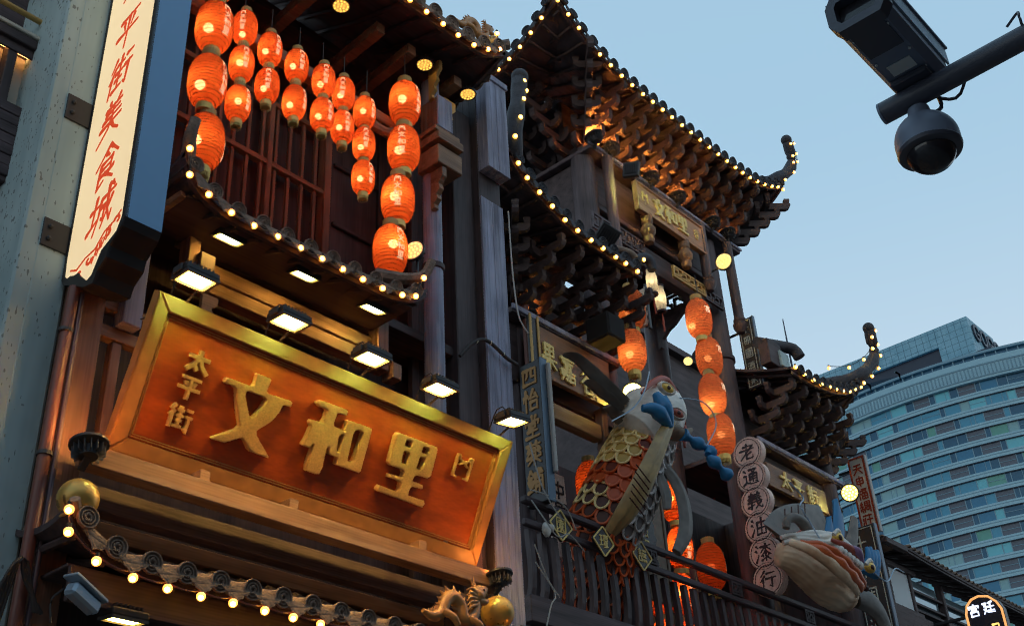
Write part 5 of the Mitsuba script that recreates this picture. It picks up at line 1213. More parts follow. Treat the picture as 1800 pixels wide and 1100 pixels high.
def loft(axis, rad, n=40, sides=30, flat=1.0, noise_amp=0.0, front=None):
    """Smooth body along the axis with the given radii (in the picture plane, times flat in depth)."""
    p = smooth_path(axis, n)
    s = np.linspace(0, 1, len(rad))
    r = np.interp(np.linspace(0, 1, n), s, rad)
    t = np.gradient(p, axis=0); t /= np.linalg.norm(t, axis=1, keepdims=True)
    f0 = np.asarray(front if front is not None else -Y, float)
    e1 = np.cross(t, f0); e1 /= np.linalg.norm(e1, axis=1, keepdims=True)
    e2 = np.cross(e1, t)
    return p, r, t, e1, e2, flat
def loft_mesh(L, sides=32, lump=None, wrinkle=None):
    p, r, t, e1, e2, fl = L
    a = np.arange(sides) * 2 * np.pi / sides
    v = p[:, None] + r[:, None, None] * (np.cos(a)[None, :, None] * e1[:, None] + fl * np.sin(a)[None, :, None] * e2[:, None])
    if wrinkle:       # folds that run along the body and wander a little
        amp, k = wrinkle
        ss = np.linspace(0, 1, len(p))[:, None]
        fold = np.abs(np.sin((k * a[None] + 2.2 * np.sin(7 * ss) + 1.3 * np.sin(17 * ss + a[None] * 2)) / 2)) ** .6
        v = p[:, None] + (v - p[:, None]) * (1 - amp + amp * fold)[..., None]
    v = v.reshape(-1, 3)
    if lump:
        c = np.repeat(p, sides, 0); d = v - c
        q = np.abs(meshkit.fbm(v * (6.0 if lump < .4 else 8.5), 4) - .5) * 2 if lump > .2 else meshkit.fbm(v * 6.0, 3) - .5
        v = c + d * (1 + lump * q)[:, None]
    f = grid_faces(len(p), sides, True)
    k = np.cross(v[f[0, 1]] - v[f[0, 0]], v[f[0, 2]] - v[f[0, 0]])
    if np.dot(k, v[f[0]].mean(0) - p[0]) < 0: f = f[:, ::-1]
    n = len(p); i = np.arange(sides)
    v = np.vstack([v, p[0] - t[0] * r[0] * .35, p[-1] + t[-1] * r[-1] * .35])
    c0 = np.stack([i, (i + 1) % sides, np.full(sides, n * sides)], 1)
    c1 = np.stack([(n - 1) * sides + i, (n - 1) * sides + (i + 1) % sides, np.full(sides, n * sides + 1)], 1)
    def o(c, d):
        k = np.cross(v[c[0][1]] - v[c[0][0]], v[c[0][2]] - v[c[0][0]])
        return c if np.dot(k, d) > 0 else c[:, ::-1]
    return v, np.vstack([f, o(c0, -t[0]), o(c1, t[-1])])
def fin(pts_a, pts_b, thick, rays=6, n=18, mid=.0):
    """A fin between two edges (same number of points), with raised rays and a rounded section."""
    a, b = smooth_path(pts_a, n), smooth_path(pts_b, n)
    m = 9
    w = np.linspace(0, 1, m)
    g = a[:, None] * (1 - w)[None, :, None] + b[:, None] * w[None, :, None]
    u = np.gradient(g, axis=0); v_ = np.gradient(g, axis=1)
    nn = np.cross(u, v_); nn /= np.linalg.norm(nn, axis=2, keepdims=True) + 1e-9
    bulge = np.sqrt(np.clip(1 - (2 * w - 1) ** 2, 0, 1))[None, :, None] * thick
    ray = 1 + .25 * np.cos(w * np.pi * 2 * rays / 2)[None, :, None]
    A, Bk = g + nn * bulge * ray, g - nn * bulge
    va = np.concatenate([A, Bk[:, ::-1]], 1).reshape(-1, 3)
    f = grid_faces(n, 2 * m, True)
    mm = 2 * m
    cap = lambda r0: np.array([[r0 + i, r0 + i + 1, r0 + mm - 1 - i - 1] for i in range(m - 1)] + [[r0 + i, r0 + mm - 2 - i, r0 + mm - 1 - i] for i in range(m - 1)])
    f = np.vstack([f, cap(0), cap((n - 1) * mm)[:, ::-1]])
    mm_ = trimesh.Trimesh(va, f, process=False); trimesh.repair.fix_winding(mm_)
    return outward(va, np.asarray(mm_.faces))
def scale_shape(w, l):
    return Polygon([(-w / 2, 0), (w / 2, 0)] + [(w / 2 * math.cos(q), -l * .45 - l * .55 * math.sin(q)) for q in np.linspace(0, math.pi, 10)])
SC = scale_shape(1, 1)
def dome(poly, h, z0=0.0, m=None):
    return extr(poly, h, m, z0)
SRIM = mikit.ply(cat(extr(SC.difference(SC.buffer(-.13)), .22), extr(SC.buffer(-.03).difference(SC.buffer(-.10)), .34)), None)
SPLATE = mikit.ply(cat(extr(SC.buffer(-.13), .05), extr(SC.buffer(-.22), .10)), None)

# ---- the leaping carp
def at_y(old_x, old_z, y_old, y_new):
    return None
CA = thing('leaping_carp', 'big painted carp sculpture with orange scales and white face, head up behind the balcony rail', 'sculpture')
ax = [(13.478, 8.648, 9.765), (13.236, 8.717, 9.259), (12.972, 8.786, 8.776), (12.742, 8.901, 8.293), (12.604, 9.085, 7.867), (12.535, 9.315, 7.488), (12.592, 9.487, 7.028), (12.592, 9.66, 6.43), (12.765, 9.775, 5.855)]
LC = loft(ax, [.27, .36, .43, .465, .475, .45, .38, .30, .24], 60, flat=.95, front=nrm((-.55, -.8, -.1)))
put(CA + '__body', loft_mesh(LC), 'carp_maroon', smooth=True); count[CA + '__body'] = 0
p, r, t, e1, e2, fl = LC
row = 0
for i in np.linspace(6, 50, 23):
    i0 = int(i)
    nt = 9
    for j in range(nt):
        th = math.radians(-12 + (j + .5 * (row % 2)) * 24)
        d = math.cos(th) * e1[i0] + fl * math.sin(th) * e2[i0]
        nr = nrm(math.cos(th) * e1[i0] * fl + math.sin(th) * e2[i0])
        c = p[i0] + r[i0] * d + nr * .008
        v_ = -nrm(t[i0] - nr * (t[i0] @ nr) ) ; v_ = nrm(v_ - nr * .16)
        u_ = np.cross(v_, nr); w = r[i0] * .47; l = .235
        s01 = (i0 - 6) / 46.0
        tn = j / (nt - 1)
        # patches of colour as painted: cream to the upper left, silver to the right, dark brown low down
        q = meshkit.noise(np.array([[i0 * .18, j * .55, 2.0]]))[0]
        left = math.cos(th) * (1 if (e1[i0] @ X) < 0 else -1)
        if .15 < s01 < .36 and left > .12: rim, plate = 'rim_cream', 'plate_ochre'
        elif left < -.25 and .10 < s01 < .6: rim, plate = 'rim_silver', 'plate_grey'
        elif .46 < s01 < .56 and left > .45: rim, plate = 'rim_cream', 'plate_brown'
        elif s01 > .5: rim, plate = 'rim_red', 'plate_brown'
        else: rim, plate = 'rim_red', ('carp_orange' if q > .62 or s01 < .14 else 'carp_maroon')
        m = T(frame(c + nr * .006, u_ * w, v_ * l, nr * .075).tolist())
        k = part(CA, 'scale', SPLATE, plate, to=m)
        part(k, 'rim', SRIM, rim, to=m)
    row += 1
# head: pale skull, red crest, eyes, gill, horn
hc = [(12.765, 8.567, 8.983), (12.972, 8.533, 9.213), (13.133, 8.51, 9.443), (13.156, 8.533, 9.65)]
LHD = loft([(12.65, 8.682, 8.799), (12.88, 8.59, 9.052), (13.087, 8.51, 9.282), (13.202, 8.487, 9.466), (13.225, 8.51, 9.604)], [.36, .47, .49, .40, .20], 30, flat=.85, front=nrm((-.55, -.8, -.1)))
part(CA, 'head', loft_mesh(LHD, 36, .16), 'carp_white', smooth=True)
HP, HR_, HT, H1, H2, HF = LHD
def onhead(i, deg, off=0.0):
    th = math.radians(deg)
    d = math.cos(th) * H1[i] + HF * math.sin(th) * H2[i]
    n_ = nrm(math.cos(th) * H1[i] * HF + math.sin(th) * H2[i])
    return HP[i] + HR_[i] * d + n_ * off, n_
side = 1 if (H1[15] @ X) > 0 else -1
R0 = 0 if side > 0 else 180
sg = lambda a: R0 + a * (1 if side > 0 else -1)
part(CA, 'crest', tube(smooth_path([(12.351, 8.28, 9.201), (12.673, 8.28, 9.489), (13.018, 8.303, 9.673), (13.213, 8.303, 9.569), (13.317, 8.28, 9.316), (13.34, 8.28, 8.994), (13.283, 8.28, 8.661)], 40), np.r_[np.linspace(.02, .05, 12), np.full(16, .055), np.linspace(.05, .02, 12)], 10), 'crest_red', smooth=60)
for i, c in ((22, (12.615, 8.027, 9.27)), (13, (12.788, 8.027, 8.937))):
    n_ = nrm((-.40, -.85, -.25)); c = np.array(c)
    u_ = nrm((.80, -.25, -.30)); u_ = nrm(u_ - n_ * (u_ @ n_)); m = frame(c, u_, np.cross(n_, u_), n_)
    part(CA, 'eye_socket', moved(lathe([(.125, -.03), (.125, .02), (.10, .045), (.085, .03), (0, .03)], 20), m @ frame((0, 0, 0), X * 1.15, Y * .7, Z)), 'carp_white', smooth=40)
    part(CA, 'eye', moved(sphere((0, 0, .02), (.10, .055, .05), 2), m), 'eye_yellow' if i == 22 else 'crest_red', smooth=True)
    part(CA, 'pupil', moved(sphere((0, .0, .058), (.035, .03, .018), 2), m), 'carp_dark', smooth=True)
c, n_ = onhead(10, sg(35), .0)
part(CA, 'nose_horn', tube(smooth_path([c, c + n_ * .14 - X * .03, c + n_ * .22 + Z * .14 + X * .10], 10), np.linspace(.13, .03, 10), 10), 'fin_brown', smooth=50)
for k in range(5):
    a0, a1 = onhead(3 + k, sg(5 + 6 * k), .01)[0], onhead(18 - k, sg(8 + 5 * k), .012)[0]
    part(CA, 'cheek_fold', tube(smooth_path([a0, (a0 + a1) / 2 + onhead(11, sg(15), 0)[1] * .06, a1], 12), [.016] * 12, 6), 'carp_white', smooth=60)
part(CA, 'blue_fin', tube(smooth_path([(12.328, 8.027, 9.075), (12.351, 7.969, 8.902), (12.42, 7.958, 8.753), (12.5, 7.992, 8.615)], 18), np.r_[np.linspace(.06, .125, 8), np.linspace(.125, .06, 10)], 12), 'fin_blue', smooth=60)
part(CA, 'blue_fin', tube(smooth_path([(12.454, 8.027, 9.052), (12.512, 7.981, 8.902), (12.546, 7.992, 8.707)], 16), np.linspace(.085, .05, 16), 12), 'fin_blue', smooth=60)
part(CA, 'blue_fin', tube(smooth_path([(11.983, 8.05, 8.753), (12.133, 7.958, 8.753), (12.328, 7.958, 8.684), (12.466, 7.981, 8.615)], 16), np.r_[np.linspace(.05, .11, 8), np.linspace(.11, .06, 8)], 12), 'fin_blue', smooth=60)
part(CA, 'blue_barbel', tube(smooth_path([(12.995, 8.107, 8.707), (13.283, 8.027, 8.615), (13.478, 7.992, 8.569), (13.363, 7.969, 8.454), (13.512, 7.935, 8.339), (13.742, 7.912, 8.224)], 30), .075 + .028 * np.cos(np.arange(30) * .9), 10), 'fin_blue', smooth=60)
part(CA, 'breast_fin', fin([(12.569, 8.073, 8.799), (12.19, 7.992, 8.454), (11.868, 7.992, 8.04), (11.615, 8.107, 7.603), (11.477, 8.28, 7.258), (11.5, 8.51, 7.051)], [(12.684, 8.027, 8.707), (12.374, 7.958, 8.316), (12.098, 7.958, 7.879), (11.891, 8.05, 7.465), (11.73, 8.223, 7.143), (11.661, 8.452, 6.982)], .055, 5), 'fin_gold', smooth=60)
for k in range(6):
    a = np.array((11.523, 7.935, 7.752)) + np.array([-.02, .02, -.10]) * k * .9
    part(CA, 'fin_notch', tube([a, a + [.30, .02, -.16]], .009, 5), 'carp_dark')
part(CA, 'rear_fin', fin([(12.788, 8.452, 8.293), (12.972, 8.395, 8.063), (13.041, 8.372, 7.752), (12.995, 8.372, 7.407), (12.822, 8.395, 7.074)], [(13.018, 8.429, 8.385), (13.248, 8.372, 8.109), (13.34, 8.349, 7.752), (13.271, 8.349, 7.35), (12.995, 8.395, 7.005)], .045, 4), 'fin_grey', smooth=60)
part(CA, 'rear_fin', fin([(12.707, 8.487, 8.247), (12.765, 8.441, 7.867), (12.788, 8.441, 7.637)], [(12.88, 8.464, 8.27), (12.995, 8.418, 7.925), (12.937, 8.418, 7.672)], .04, 3), 'fin_grey', smooth=60)
for a, b, kx in (([(12.477, 8.625, 9.305), (12.017, 8.567, 9.374), (11.557, 8.533, 9.477), (11.178, 8.51, 9.489), (10.982, 8.51, 9.42)], [(12.305, 8.625, 9.098), (11.96, 8.567, 9.167), (11.557, 8.533, 9.236), (11.27, 8.51, 9.351), (11.063, 8.51, 9.385)], 0),
                 ([(12.305, 8.625, 9.121), (11.96, 8.544, 9.144), (11.638, 8.533, 9.19), (11.419, 8.51, 9.167)], [(12.213, 8.625, 8.983), (11.96, 8.544, 9.006), (11.73, 8.533, 9.029), (11.477, 8.51, 9.121)], 1),
                 ([(12.282, 8.625, 9.052), (12.017, 8.556, 8.96), (11.845, 8.533, 8.937)], [(12.19, 8.625, 8.776), (11.983, 8.556, 8.822), (11.845, 8.533, 8.891)], 2)):
    part(CA, 'tail_fin', fin(a, b, .07, 8), 'fin_grey', smooth=60)
for k, pts in enumerate(([(13.11, 8.165, 9.351), (13.512, 8.027, 9.374), (13.742, 7.992, 9.213), (13.708, 7.992, 8.983), (13.478, 8.027, 8.672)], [(12.443, 8.165, 9.535), (12.213, 8.142, 9.121), (11.891, 8.142, 8.753), (11.408, 8.165, 8.408)])):
    part(CA, 'whisker', tube(smooth_path(pts, 22), .010, 5), 'steel_blue')
solo('shell_ornament', 'small cream shell ornament on the balcony rail at the foot of the carp', 'ornament', cat(sphere((10.925, 8.993, 7.039), (.07, .05, .10), 2), sphere((10.994, 8.97, 7.074), (.05, .04, .06), 2)), 'carp_white', smooth=True)
DBD = thing('scroll_board', 'dark scalloped board with small gold characters leaning behind the carp', 'sign')
part(DBD, 'board', extr(Polygon([(0, 0), (.42, 0), (.45, .10), (.40, .16), (.46, .26), (.40, .34), (.46, .46), (.40, .55), (.44, .66), (.36, .78), (.05, .70)]), .05, frame((13.478, 9.43, 7.292), X, Z, -Y)), 'board_black')
write(DBD, '松里', [(13.639, 9.378, 7.81), (13.662, 9.378, 7.603)], 'letter_gold', X, Z, (.15, .17), .01, .1)
solo('edge_board', 'brown board with a pale painted edge standing behind the carp fin', 'board', cat(B((13.857, 9.545, 6.89), (14.375, 9.591, 8.845)), B((14.375, 9.522, 6.89), (14.432, 9.614, 8.902))), 'fin_brown')

# ---- the lower carp: a big head lying over the rail
CB2 = thing('gaping_carp', 'carp head sculpture with thick red lips and blue fins leaning over the rail', 'sculpture')
fr2 = nrm((-.62, -.75, -.05))
LB2 = loft([(15.525, 8.303, 7.603), (15.755, 8.188, 7.557), (16.215, 8.107, 7.442), (16.675, 8.107, 7.35), (17.077, 8.142, 7.327), (17.365, 8.188, 7.373)], [.18, .30, .38, .40, .36, .20], 60, flat=.8, front=fr2)
part(CB2, 'jaw', loft_mesh(LB2, 96, .10, (.045, 17)), 'carp_belly', smooth=True)
LU2 = loft([(15.663, 8.107, 7.752), (15.985, 7.958, 7.741), (16.387, 7.889, 7.718), (16.79, 7.912, 7.649), (17.158, 7.992, 7.557)], [.16, .27, .34, .34, .20], 70, flat=.78, front=fr2)
part(CB2, 'face', loft_mesh(LU2, 96, .10, (.14, 15)), 'carp_white', smooth=True)
def lip(pts, rr, name, mat, n=26):
    part(CB2, name, tube(smooth_path(pts, n), rr, 12, flat=(1.0, .62, (-.62, -.75, -.3))), mat, smooth=60)
lip([(15.433, 7.889, 7.603), (15.582, 7.659, 7.511), (15.87, 7.567, 7.373), (16.157, 7.544, 7.258), (16.502, 7.567, 7.166), (16.732, 7.659, 7.143)], np.r_[np.linspace(.06, .095, 13), np.linspace(.095, .05, 13)] * (1 + .18 * np.cos(np.arange(26) * 1.1)), 'lower_lip', 'lip_red')
lip([(15.433, 7.866, 7.649), (15.663, 7.613, 7.58), (15.962, 7.521, 7.465), (16.273, 7.51, 7.35), (16.583, 7.544, 7.235), (16.767, 7.636, 7.177)], np.r_[np.linspace(.04, .06, 13), np.linspace(.06, .04, 13)] * (1 + .2 * np.cos(np.arange(26) * 1.3 + 1)), 'upper_lip', 'lip_red')
lip([(15.525, 7.797, 7.568), (15.87, 7.613, 7.419), (16.215, 7.59, 7.304), (16.617, 7.636, 7.177)], [.06] * 26, 'mouth_gap', 'carp_dark')
lip([(15.364, 7.992, 7.672), (15.456, 7.751, 7.511), (15.778, 7.613, 7.327), (16.157, 7.59, 7.189), (16.56, 7.659, 7.097), (16.813, 7.797, 7.12)], np.r_[np.linspace(.06, .10, 13), np.linspace(.10, .05, 13)], 'chin_rim', 'carp_belly')
for q in ((14.70, 6.70, 6.60), (14.82, 6.74, 6.52)):
    part(CB2, 'nostril', sphere(np.array(q) * 1.15 - [0, .02, .24], (.06, .05, .05), 2), 'carp_dark', smooth=True)
lip([(15.893, 7.59, 7.718), (16.123, 7.498, 7.66), (16.387, 7.475, 7.58), (16.583, 7.521, 7.442)], np.r_[np.linspace(.03, .06, 13), np.linspace(.06, .03, 13)], 'face_stripe', 'crest_red')
lip([(16.192, 7.498, 7.672), (16.399, 7.44, 7.603), (16.56, 7.475, 7.488)], np.r_[np.linspace(.03, .07, 13), np.linspace(.07, .03, 13)], 'face_stripe', 'lip_violet')
for k in range(6):
    c = np.array((16.042, 7.532, 7.58)) + np.array([.085, -.012, -.032]) * k
    part(CB2, 'tooth', sphere(c, (.055, .045, .065), 2), 'carp_white', smooth=True)
for c in ((16.077, 7.567, 7.787), (16.928, 7.544, 7.511)):
    part(CB2, 'eye', sphere(c, (.115, .08, .085), 2), 'eye_yellow', smooth=True)
    part(CB2, 'pupil', sphere(np.array(c) + [-.045, -.065, -.02], (.04, .025, .04), 2), 'carp_dark', smooth=True)
    part(CB2, 'brow', tube(smooth_path([np.array(c) + [-.12, 0, .02], np.array(c) + [0, -.03, .11], np.array(c) + [.13, .02, .02]], 10), .035, 8), 'carp_white', smooth=60)
part(CB2, 'blue_fin', fin([(16.215, 7.843, 7.856), (16.468, 7.82, 8.086), (16.629, 7.82, 8.385), (16.813, 7.843, 8.707)], [(16.537, 7.82, 7.81), (16.813, 7.82, 8.017), (16.905, 7.82, 8.339), (16.859, 7.843, 8.707)], .05, 3), 'fin_blue', smooth=60)
part(CB2, 'blue_fin', fin([(16.123, 7.866, 7.856), (16.238, 7.82, 8.04), (16.422, 7.82, 8.293)], [(16.353, 7.82, 7.833), (16.491, 7.82, 8.017), (16.468, 7.82, 8.316)], .045, 3), 'fin_blue', smooth=60)
part(CB2, 'blue_fin', cat(*[tube(smooth_path([np.array((17.25, 7.762, 7.557)) + X * .08 * k, np.array((17.319, 7.705, 7.81)) + X * .10 * k, np.array((17.388, 7.728, 7.994)) + X * .12 * k + Z * .03 * (k % 2)], 10), np.linspace(.085, .035, 10), 8) for k in range(4)]), 'fin_blue', smooth=60)
LBK = loft([(16.33, 8.28, 7.695), (17.135, 8.625, 8.155), (17.595, 8.97, 8.442), (17.825, 9.315, 8.5)], [.40, .42, .30, .16], 26, flat=.8, front=fr2)
part(CB2, 'body', loft_mesh(LBK, 30), 'crest_red', smooth=True)
part(CB2, 'back_fin', fin([(15.582, 8.51, 8.178), (16.042, 8.51, 8.523), (16.675, 8.51, 8.799), (17.595, 8.51, 9.029)], [(16.33, 8.452, 7.925), (16.79, 8.452, 8.04), (17.25, 8.452, 8.27), (17.71, 8.487, 8.615)], .03, 8), 'fin_grey', smooth=60)
for k in range(4):
    a = np.array((16.157, 8.429, 8.293)) + np.array([.24, 0, .10]) * k
    part(CB2, 'fin_notch', tube([a, a + [.05, -.01, .26]], .012, 5), 'carp_dark')
part(CB2, 'back_fin', fin([(17.308, 8.28, 7.867), (17.767, 8.223, 8.385), (18.078, 8.188, 8.868)], [(17.618, 8.28, 7.81), (18.112, 8.223, 8.327), (18.262, 8.188, 8.799)], .05, 4), 'fin_grey', smooth=60)
part(CB2, 'coiled_barbel', tube(smooth_path([(15.433, 8.05, 7.925), (15.479, 8.027, 8.063), (15.663, 7.992, 8.132), (15.893, 7.992, 8.097), (16.042, 7.992, 7.948), (16.123, 7.992, 7.81)], 24), np.linspace(.06, .11, 24), 10), 'fin_grey', smooth=60)
for k in range(4):
    part(CB2, 'gill_fold', tube(smooth_path([np.array((15.433, 8.165, 7.81)) + [.05 * k, 0, -.07 * k], np.array((15.64, 8.05, 7.867)) + [.05 * k, 0, -.06 * k], np.array((15.87, 8.015, 7.81)) + [.03 * k, 0, -.06 * k]], 10), .035, 8), 'carp_white', smooth=60)
part(CB2, 'tail_part', fin([(17.308, 8.05, 7.373), (17.71, 7.992, 7.419), (17.963, 7.958, 7.235), (18.055, 7.935, 6.89)], [(17.308, 8.05, 7.074), (17.595, 7.992, 7.005), (17.767, 7.958, 6.832), (17.883, 7.935, 6.602)], .09, 5), 'fin_grey', smooth=60)
for k, pts in enumerate(([(15.582, 7.935, 8.672), (15.847, 7.889, 8.477), (15.663, 7.866, 8.293), (15.778, 7.82, 8.04), (15.87, 7.762, 7.787)], [(16.962, 7.59, 7.534), (17.25, 7.532, 7.396), (17.48, 7.532, 7.419), (17.825, 7.532, 7.695), (18.285, 7.59, 7.752)])):
    part(CB2, 'whisker', tube(smooth_path(pts, 24), .012, 5), 'steel_blue')

# ---- gilt dragons and balls on the restaurant's eaves
def dragon(name, label, o, s, flip=1):
    t = thing(name, label, 'dragon sculpture')
    o = np.asarray(o, float)
    q = lambda x, z, y=0.0: o + np.array([x * flip, y, z]) * s
    body = smooth_path([q(-.62, .06), q(-.45, .02), q(-.30, .10), q(-.22, .26), q(-.10, .34), q(.04, .26), q(.08, .12), q(.18, .08), q(.30, .20), q(.34, .36)], 44)
    rr = s * np.interp(np.linspace(0, 1, 44), [0, .15, .5, .85, 1], [.03, .07, .095, .085, .07])
    part(t, 'body', tube(body, rr, 12), 'sign_gold', smooth=60)
    for k in range(3, 42, 2):
        tt = nrm(body[k + 1] - body[k - 1]); nn = nrm(np.cross(tt, -Y)); nn = nn if nn[2] > -.2 else -nn
        b = body[k] + nn * rr[k] * .8
        part(t, 'back_spine', tube([b, b + nn * rr[k] * .9 - tt * rr[k] * .3], [rr[k] * .42, rr[k] * .06], 5), 'sign_gold')
    part(t, 'head', loft_mesh(loft([q(.30, .36), q(.36, .46), q(.45, .52), q(.56, .58)], [.07 * s, .11 * s, .085 * s, .03 * s], 16, flat=.8), 14, .5), 'sign_gold', smooth=True)
    part(t, 'lower_jaw', tube(smooth_path([q(.38, .38, -.02), q(.48, .38, -.03), q(.56, .42, -.02)], 8), np.array([.06, .06, .05, .05, .045, .04, .03, .02]) * s, 8), 'sign_gold', smooth=60)
    for k, (dx, dz) in enumerate(((-.08, .16), (-.02, .20))):
        part(t, 'horn', tube(smooth_path([q(.36, .52, -.03 + .06 * k), q(.34 + dx * .5, .58, 0), q(.34 + dx, .50 + dz, 0)], 8), np.linspace(.03, .006, 8) * s, 6), 'sign_gold', smooth=60)
    for k in range(5):
        part(t, 'mane', tube(smooth_path([q(.30, .46 - .04 * k, -.05), q(.20, .50 - .06 * k, -.07), q(.12, .46 - .07 * k, -.06)], 8), np.linspace(.035, .008, 8) * s, 6), 'sign_gold', smooth=60)
    for k, (x, z) in enumerate(((-.30, .04), (.16, .04))):
        part(t, 'leg', tube(smooth_path([q(x, z + .06, -.05), q(x + .10, z - .01, -.12), q(x + .18, z - .10, -.12)], 8), np.linspace(.06, .04, 8) * s, 8), 'sign_gold', smooth=60)
    part(t, 'eye', sphere(q(.43, .52, -.075), .018 * s, 1), 'carp_dark', smooth=True)
    return t
dragon('gilt_dragon', 'gilt dragon with a spiny back crawling on the lowest canopy near the right gold ball', (7.72, 7.48, 4.86), .72)
dragon('gilt_dragon', 'small gilt dragon on the right corner of the topmost restaurant eave against the sky', (8.26, 7.42, 12.58), .62)
def ball(label, c, r):
    t = thing('gilt_ball', label, 'ball', 'gilt balls on the eaves')
    part(t, 'ball', sphere(c, r, 3), 'gold_ball', smooth=True)
    part(t, 'foot', lathe([(r * .7, -r * 1.05), (r * .75, -r * .95), (r * .5, -r * .85)], 20, frame(np.asarray(c, float), X, Y, Z)), 'gold_dull')
procmat('gold_ball', lambda p, n, uv: mikit.mix((.42, .24, .06), (.72, .46, .12), mikit.fbm(p.x * 9, p.y * 9, p.z * 9, 4)) * mikit.mix((.35, .3, .3), (1, 1, 1), mikit.smoothstep(.14, .2, mikit.noise(p.x * 30, p.y * 30, p.z * 5))), .35, .45)
ball('worn gilt ball on the left corner of the lowest canopy beside the drain pipe', (3.90, 7.55, 5.06), .15)
ball('smooth gilt ball at the right end of the lowest canopy beside the dragon', (8.40, 7.60, 5.13), .165)
ball('small gilt ball on the right corner of the topmost eave beside the dragon', (8.52, 7.36, 12.56), .12)

# ================================================================== BEYOND: hotel, low house, street camera
HC, HR = np.array([300 * math.cos(math.radians(16)), 300 * math.sin(math.radians(16))]), 75.0
A0 = math.radians(196)
plain('hotel_band', (.26, .44, .53), .6)
plain('hotel_glass_a', (.055, .22, .33), .22, .2)
plain('hotel_glass_b', (.11, .38, .46), .25, .15)
plain('hotel_glass_c', (.022, .085, .15), .2, .2)
plain('hotel_blind', (.095, .115, .15), .6)
plain('hotel_glass_d', (.035, .14, .24), .18, .3)
plain('hotel_curtain', (.20, .36, .40), .6)
plain('hotel_green', (.09, .28, .24), .3)
plain('hotel_frame', (.15, .27, .35), .5)
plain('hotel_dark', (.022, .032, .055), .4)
HO = thing('round_hotel', 'tall curved blue glass hotel with pale floor bands and a roof top box', 'building')
def ring(r0, r1, z0, z1, a0, a1, n):
    """Part of a ring wall, closed."""
    a = np.linspace(a0, a1, n)
    c = np.stack([np.cos(a), np.sin(a)], 1)
    v = np.stack([np.c_[HC + c * r1, np.full(n, z0)], np.c_[HC + c * r1, np.full(n, z1)], np.c_[HC + c * r0, np.full(n, z1)], np.c_[HC + c * r0, np.full(n, z0)]], 1).reshape(-1, 3)
    f = grid_faces(n, 4, True)
    f = np.vstack([f, [[0, 2, 1], [0, 3, 2]], np.array([[0, 1, 2], [0, 2, 3]]) + 4 * (n - 1)])
    k = np.cross(v[f[0, 1]] - v[f[0, 0]], v[f[0, 2]] - v[f[0, 0]])
    if np.dot(k, [*c[0], 0]) < 0: f = f[:, ::-1]
    return v, f
TOPZ, FH = 110.5, 3.2
part(HO, 'parapet_groove', ring(HR - 1, HR + .95, TOPZ - 3.9, TOPZ - 3.7, 0, 2 * math.pi, 120), 'hotel_frame')
part(HO, 'parapet_fringe', cat(*[obox((*(HC + np.array([math.cos(q), math.sin(q)]) * (HR + .85)), TOPZ - 2.6), (.12, .12, .9), [[-math.sin(q), math.cos(q), 0], [math.cos(q), math.sin(q), 0], Z], .02) for q in np.radians(np.arange(148, 225, .55))]), 'hotel_frame')
labels[HO + '__parapet_fringe'] = {'kind': 'stuff'}
part(HO, 'core', ring(1, HR - 1.0, 0, TOPZ - 2, 0, 2 * math.pi, 96), 'hotel_dark')
part(HO, 'parapet', ring(HR - 1, HR + .8, TOPZ - 4.4, TOPZ, 0, 2 * math.pi, 120), 'hotel_band')
part(HO, 'parapet_groove', ring(HR - 1, HR + .95, TOPZ - 1.5, TOPZ - 1.2, 0, 2 * math.pi, 120), 'hotel_frame')
a_lo, a_hi = math.radians(147), math.radians(233)
nfl = 24
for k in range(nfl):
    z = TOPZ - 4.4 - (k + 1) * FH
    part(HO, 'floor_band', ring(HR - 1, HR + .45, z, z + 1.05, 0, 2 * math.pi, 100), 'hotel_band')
    part(HO, 'painted_shade', ring(HR - 1, HR + .30, z - .14, z, 0, 2 * math.pi, 100), 'hotel_dark')  # dark ring standing in for the shade line below each band
    part(HO, 'band_rib', ring(HR - 1, HR + .52, z + .60, z + .70, 0, 2 * math.pi, 100), 'hotel_frame')
bay = 4.1 / HR
allstuff = {m: [] for m in ('hotel_glass_a', 'hotel_glass_b', 'hotel_glass_c', 'hotel_blind', 'hotel_frame', 'hotel_glass_d', 'hotel_curtain', 'hotel_green')}
hr = random.Random(3)
cells = []
def pane(a, w, z0, z1, out):
    c = HC + np.array([math.cos(a), math.sin(a)]) * (HR + out - .1)
    t = np.array([-math.sin(a), math.cos(a), 0])
    return obox((*c, (z0 + z1) / 2), (w / 2, .1, (z1 - z0) / 2), [t, np.array([math.cos(a), math.sin(a), 0]), Z], .02)
